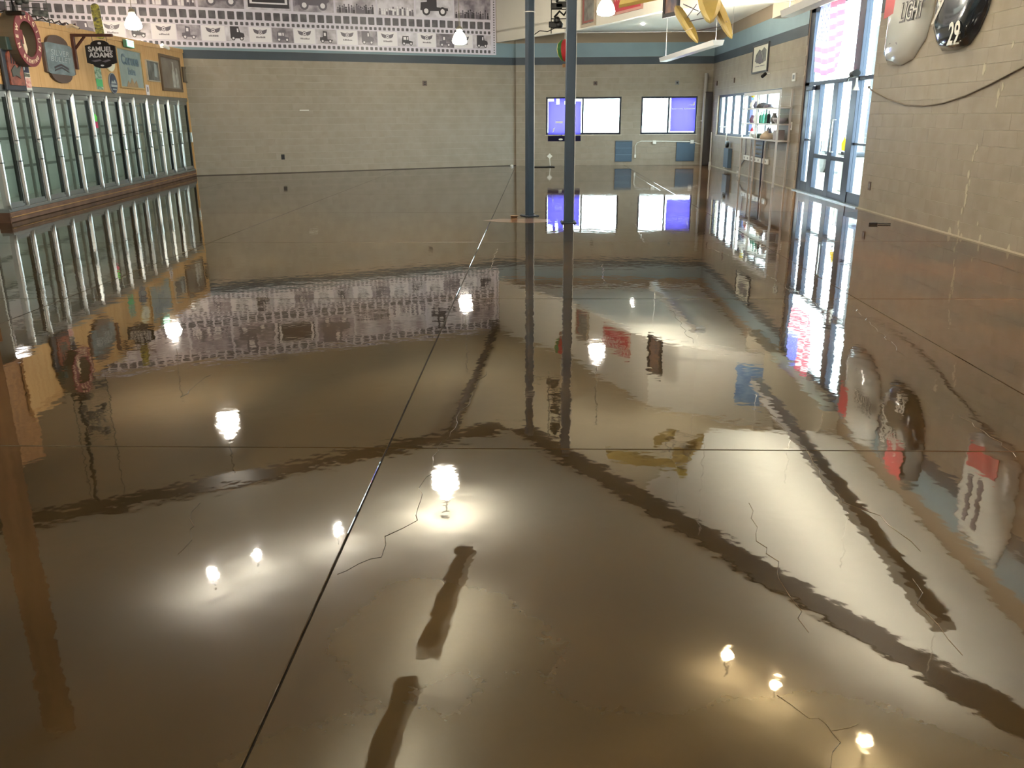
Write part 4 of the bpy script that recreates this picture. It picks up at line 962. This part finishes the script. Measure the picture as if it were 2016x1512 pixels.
# ---------------------------------------------------------------- right wall, far part
wd, h = wh(RIGHT, 1484, 1514, 88, 144, 1499, 115)
o, W, H, t = framed(RIGHT, 1499, 115, wd, h, 'tall framed mountain poster high on the right wall above the shelf', mat('charcoal frame', (66, 68, 72), .4), mat('ivory poster', (216, 214, 200), .5), fw=.04, off=.006)
part('mountain_print', MB().prism([(-W*.7, -.05), (-W*.6, H*.3), (-W*.2, H*.65), (W*.1, H*.5), (W*.4, H*.72), (W*.7, H*.5), (W*.72, -.08), (0, -.14)], t, t+.003), mat('grey ridge print', (130, 132, 130), .5, c2=(80, 82, 84), scale=7), o)
part('caption', MB().box(-W*.6, -W*.05, -H*.55, -H*.5, t, t+.003).box(W*.05, W*.6, -H*.55, -H*.5, t, t+.003), INKG, o)
part('peak', MB().prism([(-W*.5, -.1), (-W*.05, .16), (W*.45, -.12)], t+.003, t+.005), INKG, o)
def small(P, x, y, wd, hh, d, m, label, nm, cat, off=.006):
    a, z = P.px(x, y); o = thing(nm, label, cat, P.M(a, z, off)); part('body', MB().box(-wd, wd, -hh, hh, 0, d, bev=min(.01, wd*.2)), m, o); part('face', MB().box(-wd*.5, wd*.5, -hh*.5, hh*.5, d, d+.004), GREY, o); return o
small(RIGHT, 1565.5, 152, .13, .09, .03, WHT, 'small white box high on the right wall beside the door bay', 'wall_sensor', 'sensor')
small(RIGHT, 1557.5, 248, .13, .09, .02, WHT, 'white switch plate on the right wall between shelf and door', 'switch_plate', 'switch')
o = thing('wall_camera', 'small dark camera on a bracket under the mountain poster', 'camera', RIGHT.M(RIGHT.px(1516, 147)[0], RIGHT.px(1516, 147)[1], .006))
part('head', MB().tube([(0, .03, .1), (.05, -.05, .2)], .04, 10), BLACK, o); part('arm', MB().tube([(0, .03, 0), (0, .03, .1)], .014, 6), WHT, o)
for x, y, l in ((1413, 164, 'tiny dark clip on the right wall near the far corner'), (1447, 158, 'tiny dark clip on the right wall above the right window')):
    a, z = RIGHT.px(x, y); single('wall_clip', MB().box(-.03, .03, -.07, .07, 0, .03, bev=.005), BRN, l, 'clip', RIGHT.M(a, z, .006))
o = thing('electric_meter', 'slate blue electric box with a round gauge low on the right wall', 'box', RIGHT.M(RIGHT.px(1436, 318)[0], .35, .006))
part('box', MB().box(-.3, .3, -.25, .3, 0, .12, bev=.01), mat('slate blue box', (78, 100, 122), .5), o); part('gauge', MB().lathe([(.001, 0), (.1, 0), (.1, .08), (.001, .1)], 16, M=Matrix.Translation((0, .42, .06))), BLACK, o)
part('conduit', MB().tube([(-.5, .8, .03), (-.45, .9, .03), (-1.5, .9, .03)], .02, 6).tube([(-.5, .8, .03), (-.5, -.3, .03)], .02, 6), WHT, o)
o = thing('baseboard_cable', 'thin grey cable drooping on the right wall below the window toward the floor', 'cable', RIGHT.M0())
q = [RIGHT.px(*c) for c in ((1471, 272), (1470, 300), (1467, 316), (1456, 330))]; part('cable', MB().tube([(a, max(z, .03), .03) for a, z in q], .012, 6), INKG, o); part('plug', MB().box(q[-1][0]-.04, q[-1][0]+.04, .02, .08, .01, .06), WHT, o)

# ---------------------------------------------------------------- display rack and its goods
RK = Plane((5.40, 29.5), (5.40, 0))
rs0 = RK.px(1463, 240)[0]; rs1 = RK.px(1532, 240)[0]
RKM = mat('pale painted rack', (196, 190, 186), .5)
o = thing('display_rack', 'pale open shelf rack standing before the right window, crowded with ornaments', 'shelf', RK.M(rs0, 0, 0)); Lr = rs1-rs0
SZ = [1.04, 1.40, 1.76]
for x in (0, Lr*.42, Lr): 
    for w_ in (-.26, 0): part('upright', MB().box(x-.02, x+.02, 0, 2.14, w_-.02, w_+.02), RKM, o)
for z in SZ: part('shelf_board', MB().box(-.03, Lr+.03, z-.03, z, -.29, .03, bev=.004), RKM, o)
part('top_rail', MB().box(-.03, Lr+.03, 2.06, 2.14, -.02, .02), RKM, o)
def bottle(h, r): return [(.001, 0), (r, 0), (r, h*.58), (r*.85, h*.66), (r*.32, h*.76), (r*.3, h*.97), (r*.36, h), (.001, h)]
def vase(h, r): return [(.001, 0), (r*.6, 0), (r, h*.35), (r*.7, h*.7), (r*.45, h*.85), (r*.6, h), (.001, h)]
def bowl(h, r): return [(.001, 0), (r*.5, 0), (r*.9, h*.5), (r, h), (r*.92, h), (r*.8, h*.6), (.001, h*.15)]
def mound(h, r): return [(.001, 0), (r, 0), (r*1.02, h*.3), (r*.8, h*.65), (r*.4, h*.93), (.001, h)]
GG = mat('green bottle glass', (36, 110, 84), .15, coat=.5); GT = mat('teal bottle', (70, 150, 130), .2, coat=.5)
items = [(.1, 2, 'flower_vase', 'white vase holding a yellow bloom on the top shelf of the rack', 'vase', vase(.2, .07), WHT, 'y'),
 (.22, 2, 'blue_jar', 'dusky jar beside the yellow bloom on the top shelf of the rack', 'jar', vase(.17, .08), mat('dusk jar', (90, 90, 110), .4), 0),
 (.42, 2, 'skull_ornament', 'low dark carved ornament at the middle of the top rack shelf', 'ornament', mound(.13, .16), mat('dark carving', (62, 60, 66), .5, bump=.6, scale=14), 0),
 (.58, 2, 'model_bird', 'dark grey bird ornament with spread wings on the top rack shelf', 'ornament', mound(.09, .12), INKG, 'w'),
 (.14, 1, 'purple_pot', 'plum coloured pot at the left of the middle rack shelf', 'pot', vase(.19, .09), mat('plum glaze', (96, 62, 84), .35), 0),
 (.25, 1, 'white_jug', 'white jug on the middle rack shelf beside the plum pot', 'jug', vase(.24, .08), WHT, 'h'),
 (.38, 1, 'green_bottle', 'dark green bottle standing third on the middle rack shelf', 'bottle', bottle(.27, .045), GG, 0),
 (.46, 1, 'green_bottle', 'teal bottle in the centre of the middle rack shelf', 'bottle', bottle(.3, .05), GT, 0),
 (.54, 1, 'green_bottle', 'tall green bottle right of the teal bottle on the middle rack shelf', 'bottle', bottle(.31, .045), GG, 0),
 (.61, 1, 'dark_bottle', 'black bottle right of the green bottles on the middle rack shelf', 'bottle', bottle(.3, .05), BLACK, 0),
 (.75, 1, 'grey_vase', 'grey twin-handled vase on the middle rack shelf', 'vase', vase(.24, .09), GREY, 'h'),
 (.9, 1, 'metal_bowl', 'wide pale grey bowl at the right of the middle rack shelf', 'bowl', bowl(.13, .17), mat('pewter bowl', (170, 168, 176), .3, .4), 0),
 (.15, 0, 'red_white_figure', 'small white figure with a red cap on the lowest rack shelf', 'figurine', mound(.2, .06), WHT, 'r'),
 (.28, 0, 'grey_dish', 'pale dish on the lowest rack shelf beside the capped figure', 'dish', bowl(.1, .14), mat('pale dish', (180, 184, 180), .4), 0),
 (.44, 0, 'dark_tin', 'dark green tin near the middle of the lowest rack shelf', 'tin', [(.001, 0), (.11, 0), (.11, .1), (.1, .12), (.001, .12)], mat('dark green tin', (40, 62, 56), .4), 0),
 (.64, 0, 'straw_basket', 'rounded straw basket with two peaks on the lowest rack shelf', 'basket', mound(.2, .2), mat('straw', (176, 160, 140), .6, bump=.4, scale=20), 'p'),
 (.9, 0, 'grey_box', 'grey carton at the right end of the lowest rack shelf', 'carton', None, mat('grey carton', (140, 130, 132), .6), 0)]
for t, sh_, nm, lab, cat, prof, m, ex in items:
    o = thing(nm, lab, cat, Matrix.Translation(RK.at(Lr*t+rs0, SZ[sh_]+.001, -.13)))
    if prof: part('body', MB().lathe(prof, 18), m, o, smooth=True)
    else: part('body', MB().box(-.1, .1, -.12, .12, 0, .22, bev=.006), m, o); part('flap', MB().box(-.1, .1, -.12, .0, .22, .225), m, o)
    if ex == 'y':
        part('bloom', MB().lathe([(.001, .26), (.05, .28), (.065, .32), (.04, .36), (.001, .37)], 10), mat('yellow petals', (226, 196, 60), .5), o, smooth=True); part('stalk', MB().tube([(0, 0, .18), (0, 0, .28)], .008, 6), GRN, o)
    if ex == 'r': part('cap', MB().lathe([(.055, .16), (.03, .21), (.001, .26)], 12), mat('red felt', (190, 40, 50), .5), o)
    if ex == 'p': part('peak', MB().lathe([(.06, .14), (.03, .24), (.001, .3)], 8, M=Matrix.Translation((0, .06, 0))).lathe([(.05, .14), (.02, .24), (.001, .29)], 8, M=Matrix.Translation((0, -.1, 0))), mat('grey cap', (110, 110, 130), .5), o)
    if ex == 'h': part('handle', MB().tube([(0, -.06, .06), (0, -.12, .1), (0, -.11, .17), (0, -.05, .19)], .01, 6), m, o)
    if ex == 'w': part('wing', MB().prism([(-.04, 0), (.04, 0), (.02, .22), (-.02, .22)], .06, .07).prism([(-.04, 0), (.02, 0), (0, -.22), (-.02, -.22)], .06, .07), m, o)
o = thing('framed_board', 'blue-grey slatted chair back leaning under the display rack', 'chair', RIGHT.M(RIGHT.px(1498, 285)[0], .62, .03))
part('frame', MB().ring([(-.45, -.05), (.45, -.05), (.45, .38), (-.45, .38)], [(-.4, 0), (.4, 0), (.4, .33), (-.4, .33)], 0, .04), mat('blue grey wood', (84, 90, 108), .5), o)
for k in range(3): part('slat', MB().box(-.4, .4, .05+k*.1, .11+k*.1, .01, .03), mat('blue grey wood', (84, 90, 108), .5), o)
for sg in (-.42, .42): part('leg', MB().box(sg-.025, sg+.025, -.62, -.05, 0, .04), mat('blue grey wood', (84, 90, 108), .5), o)
for l, r_, lab in ((1467, 1479, 'short white outlet strip under the display rack'), (1481, 1516, 'long white outlet strip under the display rack')):
    a0_ = RIGHT.px(l, 310)[0]; a1_ = RIGHT.px(r_, 314)[0]; o = thing('power_strip', lab, 'power strip', RIGHT.M(a0_, .42, .006)); part('casing', MB().box(0, a1_-a0_, 0, .13, 0, .05, bev=.01), WHT, o)
    n = max(2, int((a1_-a0_)/.35))
    for k in range(n): part('socket', MB().box((k+.3)*(a1_-a0_)/n, (k+.3)*(a1_-a0_)/n+.08, .04, .09, .05, .054), GREY, o)
# ---------------------------------------------------------------- flag in the transom
FL = Plane((5.60, 29.5), (5.60, 0))
fa0 = FL.px(1607, 110)[0]; fa1 = FL.px(1652, 110)[0]; fz0 = FL.px(1625, 136)[1]; fz1 = FL.px(1625, 10)[1]
REDF = mat('flag red', (228, 92, 112), .6, transl=.6); WHF = mat('flag white', (235, 232, 235), .6, transl=.6); BLF = mat('flag blue', (140, 140, 226), .6, transl=.6)
o = thing('flag', 'stars and stripes flag hanging inside the glass over the door', 'flag', FL.M(fa0, fz0, 0)); W = fa1-fa0; H = fz1-fz0
n = 24; cnt = 13
for s_ in range(cnt):
    v = []; f = []
    i0 = 10 if s_ >= 6 else 0
    for i in range(i0, n+1):
        x = W*i/n; sag = -.12*math.sin(PI*i/n)*(1-s_/13); wv_ = .035*math.sin(i*.9+s_*.25)
        for q in (0, 1): v.append((x, H*(s_+q)/cnt - .12*math.sin(PI*i/n)*(1-(s_+q)/13), .035*math.sin(i*.9+(s_+q)*.25)))
    for i in range(n-i0):
        f.append((2*i, 2*i+2, 2*i+3, 2*i+1))
    part('stripe', MB().add(v, f), REDF if s_ % 2 == 0 else WHF, o, smooth=True)
v = []; f = []
for j in range(8):
    for i in range(11): t = i/10*.42; x = W*t; ss = 6+7*j/7; v.append((x, H*ss/13-.12*math.sin(PI*t)*(1-ss/13), .035*math.sin(t*n*.9+ss*.25)))
for j in range(7):
    for i in range(10): q = j*11+i; f.append((q, q+1, q+12, q+11))
cn = part('canton', MB().add(v, f), BLF, o, smooth=True)
mb = MB()
for j in range(9):
    for i in range(6 if j % 2 == 0 else 5):
        t = (.035+(i+(0 if j % 2 == 0 else .5))*.068); x = W*t; ss = 6.4+j*.78; z = H*ss/13-.12*math.sin(PI*t)*(1-ss/13); y = .035*math.sin(t*n*.9+ss*.25)
        st = [(x+(.028 if k % 2 == 0 else .011)*math.sin(PI*k/5), z+(.028 if k % 2 == 0 else .011)*math.cos(PI*k/5)) for k in range(10)]
        mb.prism(st, y-.004, y+.004)
part('stars', mb, WHF, cn)
part('rod', MB().tube([(-.05, H+.01, 0), (W+.05, H+.01, 0)], .012, 8), ALU, o)
# door-top things
ap = DP.M(sx(1690), TR+.06, .12) @ SCL(.8, .8)
o = thing('wall_speaker', 'dark cylinder spotlight on a short arm at the right end of the door transom', 'spotlight', ap)
part('head', MB().tube([(.35, .06, .12), (.15, .04, .12)], .075, 14), BLACK, o); part('arm', MB().tube([(.2, .03, .1), (-.45, -.01, .03), (-.6, -.06, 0)], .022, 8), BLACK, o)
o = thing('door_sensor', 'small white bell-shaped sensor hanging under the dark arm by the right door post', 'sensor', DP.M(sx(1690), TR-.1, .12) @ SCL(.6, .7)); part('body', MB().lathe([(.02, .1), (.03, 0), (.06, -.1), (.001, -.1)], 12, M=Matrix.Rotation(-PI/2, 4, 'X')), WHT, o); part('stem', MB().box(-.015, .015, .08, .2, -.015, .015), WHT, o)
o = thing('door_sticker', 'yellow notice sticker with a dark code mark low on the door glass', 'sticker', DP.M(sx(1661, 300), 1.02, .012)); part('sheet', MB().prism([(-.1, -.08), (.1, -.08), (.14, .06), (.02, .18), (-.14, .04)], 0, .003), mat('yellow vinyl', (226, 206, 70), .5, transl=.4), o); part('mark', MB().box(-.1, .06, -.16, -.1, 0, .003), INK, o)

# ---------------------------------------------------------------- car hoods on the right wall
def hood(P, pts, depth, label, m, name='car_hood'):
    """pts outline in (s,z); bulged panel with a turned rim"""
    a = sum(p[0] for p in pts)/len(pts); z = sum(p[1] for p in pts)/len(pts)
    o = thing(name, label, 'car hood', P.M(a, z, .02)); q = [(p[0]-a, p[1]-z) for p in pts]; n = len(q)
    v = []; f = []; rings = 7
    for k in range(rings):
        t = 1-k/rings; w_ = depth*(1-t**6)+.03
        for x, y in q: v.append((x*t, y*t, w_))
    v.append((0, 0, depth+.03)); base = len(v)
    for k in range(rings-1):
        for i in range(n): j = (i+1) % n; f.append((k*n+i, k*n+j, (k+1)*n+j, (k+1)*n+i))
    for i in range(n): f.append(((rings-1)*n+i, (rings-1)*n+(i+1) % n, base-1))
    for x, y in q: v.append((x, y, -.01))
    for i in range(n): j = (i+1) % n; f.append((base+i, base+j, j, i))
    part('panel', MB().add(v, f), m, o, smooth=True)
    return o
WH = mat('glossy white car paint', (205, 208, 206), .2, coat=1); BKP = mat('glossy black car paint', (26, 32, 40), .15, coat=1)
RP = RIGHT; off = .02
RPO = Plane((5.72, 29.5), (5.72, -5), .17)
def P_(x, y): return RPO.px(x, y)
w1 = [(13.78, 3.8), (13.78, 3.0)]
pts = [P_(1735, 95), P_(1742, 123), P_(1760, 128), P_(1785, 119), P_(1812, 80), P_(1819, 30), P_(1822, 0)]
sc_ = [(14.62, 2.95), (14.6, 2.45), (14.72, 2.36), (15.2, 2.33), (15.6, 2.40), (15.95, 2.66), (16.08, 3.0), (16.05, 3.75), (15.6, 3.95), (15.0, 3.95), (14.62, 3.75)]
ps = [(s-.0, z) for s, z in sc_]
o = hood(RIGHT, ps, .13, 'white racing car hood with red logo hung on the right wall by the door', WH)
cx_ = sum(p[0] for p in ps)/len(ps); cz_ = sum(p[1] for p in ps)/len(ps)
REDL = mat('red logo paint', (196, 60, 70), .35)
a, z = P_(1796, 22); text('LIGHT', .36, INK, o, a-cx_, z-cz_, .165, sx=.8, bold=.02, shear=.2); text('LIGHT', .36, WHT, o, a-cx_, z-cz_, .169, sx=.8, bold=-.004, shear=.2)
part('red_field', MB().prism([(-.62, .0), (-.25, .05), (-.2, .55), (-.6, .6)], .15, .16), REDL, o)
a, z = P_(1767, 44); text('RACING', .11, INKG, o, a-cx_, z-cz_, .155, sx=1.1, shear=.15)
a, z = P_(1762, 70); part('ridge_mark', MB().prism([(a-cx_-.2, z-cz_-.12), (a-cx_-.05, z-cz_+.02), (a-cx_-.02, z-cz_-.05), (a-cx_+.06, z-cz_+.08), (a-cx_+.12, z-cz_-.14), (a-cx_, z-cz_-.08)], .15, .156), INKG, o)
sb = [P_(1836, 55), P_(1846, 84), P_(1849, 94), P_(1868, 97), P_(1905, 90), P_(1920, 74), P_(1936, 40), P_(1943, 10)]
ps = [(16.3, 3.05), (16.32, 2.72), (16.5, 2.5), (16.62, 2.44), (17.0, 2.42), (17.35, 2.47), (17.55, 2.62), (17.7, 2.84), (17.78, 3.1), (17.74, 3.7), (17.4, 3.9), (16.6, 3.9), (16.35, 3.6)]
o = hood(RIGHT, ps, .13, 'black racing car hood numbered 29 hung on the right wall', BKP)
cx_ = sum(p[0] for p in ps)/len(ps); cz_ = sum(p[1] for p in ps)/len(ps)
a, z = P_(1878, 68); text('29', .40, WHT, o, a-cx_+.02, z-cz_, .165, sx=.82, bold=.008)
part('red_field', MB().box(-.1, .5, .15, .75, .163, .166), REDL, o)
part('white_edge', MB().prism([(-.55, -.22), (-.48, -.22), (-.08, .22), (.52, .12), (.52, .16), (-.1, .28)], .163, .167), WHT, o)
a, z = P_(1875, 14); text('Bud', .5, WHT, o, -.12, .22, .167, sx=.8, bold=.01, shear=.25)
a, z = P_(1878, 86); part('small_caption', MB().box(a-cx_-.12, a-cx_+.12, z-cz_-.012, z-cz_+.012, .14, .144), WHT, o)
for dx in (-.3, .3): part('rivet', MB().lathe([(.001, 0), (.02, 0), (.012, .012), (.001, .014)], 10, M=Matrix.Translation((dx, -.4, .135))), ALU, o)
rm = ray(1945, 985); tm_ = RIGHT.p0.x/rm.x; sm_ = 29.5-rm.y*tm_; zm_ = -(EYE+rm.z*tm_)
ps = [(sm_+x, zm_+z) for x, z in ((-.55, -.7), (-.3, -.85), (.3, -.85), (.55, -.7), (.62, .3), (.45, .7), (-.45, .7), (-.62, .3))]
o = hood(RIGHT, ps, .1, 'pale racing car hood with a red band, nearest of the hoods on the right wall', WH)
part('red_band', MB().box(-.35, .35, -.55, -.25, .13, .136), REDL, o)
part('dark_stripes', MB().box(-.25, -.15, -.15, .5, .13, .136).box(0, .1, -.15, .5, .13, .136), INKG, o)
# cable on right wall
o = thing('wall_cable', 'brown cable sagging in a long curve across the right wall under the hoods', 'cable', RIGHT.M0())
q = [RIGHT.px(*c) for c in ((1713, 172), (1722, 181), (1750, 196), (1785, 207), (1820, 209), (1860, 203), (1905, 188), (1950, 167), (1990, 146), (2030, 125), (2080, 100))]
pts = [(a, z, .02) for a, z in q]; part('cable', MB().tube(pts, .011, 8), mat('brown cable', (104, 92, 76), .5), o)
for k in (0, 9): part('clip', MB().box(pts[k][0]-.02, pts[k][0]+.02, pts[k][1]-.02, pts[k][1]+.02, .005, .035), BRN, o)
small(RIGHT, 1713, 366, .05, .07, .01, BRN, 'small dark outlet low on the right wall just past the door', 'outlet_plate', 'outlet')
PEEL = mat('exposed pale primer', (184, 176, 156), .6, var=.1, scale=20)
def peel(pts, label):
    mb = MB(); rnd = random.Random(len(label))
    for (x, y, r_) in pts:
        a, z = RIGHT.px(x, y); rr = r_/1657*13; n = 9
        mb.prism([(a + rr*rnd.uniform(.35, 1)*math.cos(2*PI*k/n), z + rr*2.2*rnd.uniform(.5, 1)*math.sin(2*PI*k/n)) for k in range(n)], .0, .002, M=Matrix.Translation((0, 0, .0065)))
    wall_r = bpy.data.objects['wall_right']; part('peeled_patch', mb, PEEL, wall_r, label=label)
peel([(1925, 290, 4), (1920, 300, 3), (1916, 312, 4), (1908, 344, 5), (1910, 360, 4), (1904, 373, 6), (1902, 392, 7), (1895, 415, 4), (1888, 440, 4), (1888, 460, 5), (1870, 460, 7), (1892, 472, 6)], 'pale vertical peel marks')
peel([(1938, 138, 6), (1995, 88, 4), (1975, 170, 4), (1967, 185, 5), (1964, 205, 5), (1926, 440, 3), (1930, 470, 5), (1985, 498, 7)], 'scattered pale chips')
p = floor_px(1728, 442); o = thing('door_wedge', 'small dark wedge lying on the floor below the right wall', 'wedge', Matrix.Translation((p.x, p.y, .001)))
part('wedge', MB().prism([(-.14, -.02), (-.02, -.045), (-.01, .035), (-.05, .04)], 0, .03), BLACK, o); part('handle', MB().tube([(0, 0, .012), (.18, -.03, .012)], .01, 6), BLACK, o)
p = floor_px(1012, 431); o = thing('small_carton', 'small open tan carton lying on the floor left of the posts', 'carton', Matrix.Translation((p.x, p.y, .002)))
TC = mat('tan card', (150, 120, 90), .7)
part('base', MB().box(-.055, .055, -.04, .04, 0, .004), TC, o)
for a in ((-.055, -.051, -.04, .04), (.051, .055, -.04, .04), (-.055, .055, .036, .04)): part('side', MB().box(a[0], a[1], a[2], a[3], .004, .05), TC, o)
part('lid', MB().box(-.06, .07, -.04, .045, .05, .054), TC, o)
# base caulk
part('caulk', MB().box(.01, 34, 0, .02, .005, .02), PEEL, bpy.data.objects['wall_right'])
bb = struct('baseboard_back', MB().box(5.2, 15.98, 0, .02, .006, .02), mat('dark seam', (70, 60, 50), .6)); bb.matrix_world = BACK.M0()

# ---------------------------------------------------------------- outside
OUT = mat('pale concrete', (228, 224, 216), .8, var=.06, scale=.6)  # pale concrete outside the glass
for nm, bx_ in (('ground_right', (6.0, 60, -20, 60)), ('ground_far', (-30, 6.0, 30.0, 60))):
    g = struct(nm, MB().box(bx_[0], bx_[1], bx_[2], bx_[3], -.15, -.03), OUT)
CARP = mat('blue car paint', (70, 104, 160), .3, coat=1); CG = mat('car glass', (40, 50, 60), .1)
def car(loc, rot, label, m):
    o = thing('parked_car', label, 'car', Matrix.Translation(loc) @ Matrix.Rotation(rot, 4, 'Z'))
    TM = Matrix(((1, 0, 0, 0), (0, 0, 1, 0), (0, 1, 0, 0), (0, 0, 0, 1)))
    part('body', MB().prism([(-2.2, .3), (2.2, .3), (2.25, .6), (2.1, .85), (1.1, .95), (-1.7, 1.0), (-2.2, .9)], -.88, .88, 0, TM), m, o)
    part('cabin', MB().prism([(-1.6, 1.0), (1.0, .95), (.35, 1.45), (-1.1, 1.48)], -.75, .75, 0, TM), m, o)
    for sg in (-1, 1): part('side_window', MB().prism([(-1.35, 1.03), (.75, 1.0), (.28, 1.38), (-1.0, 1.41)], .752*sg-.005, .752*sg+.005, 0, TM), CG, o)
    part('windscreen', MB().add([(1.0, -.7, .97), (1.0, .7, .97), (.4, .62, 1.43), (.4, -.62, 1.43)], [(0, 1, 2, 3)]), CG, o)
    for x in (-1.4, 1.4):
        for y in (-.85, .85): part('wheel', MB().lathe([(.001, -.1), (.2, -.1), (.32, -.08), (.32, .08), (.2, .1), (.001, .1)], 20, M=Matrix.Translation((x, y, .29)) @ Matrix.Rotation(PI/2, 4, 'X')), BLACK, o)
car((9.3, 24.5, -.03), PI/2, 'blue parked car outside beyond the glass door', CARP)
o = thing('litter_bin', 'pale grey square litter bin outside behind the lower door panels', 'bin', Matrix.Translation((6.9, 19.2, -.03)))
part('body', MB().box(-.25, .25, -.25, .25, 0, .75, bev=.03), mat('pale bin', (170, 174, 170), .5), o); part('lid', MB().box(-.28, .28, -.28, .28, .75, .85, bev=.03), DARKM, o)
for k in range(3):
    o = thing('walkway_post', ['blue-grey canopy post outside the glass, nearest one', 'blue-grey canopy post outside the glass, middle one', 'blue-grey canopy post outside the glass, farthest one'][k], 'post', Matrix.Translation((8.0, 21.5+k*6, -.03)))
    part('shaft', MB().box(-.08, .08, -.08, .08, .1, 3.6, bev=.01), DBL, o); part('foot', MB().box(-.12, .12, -.12, .12, 0, .1), OUT, o)
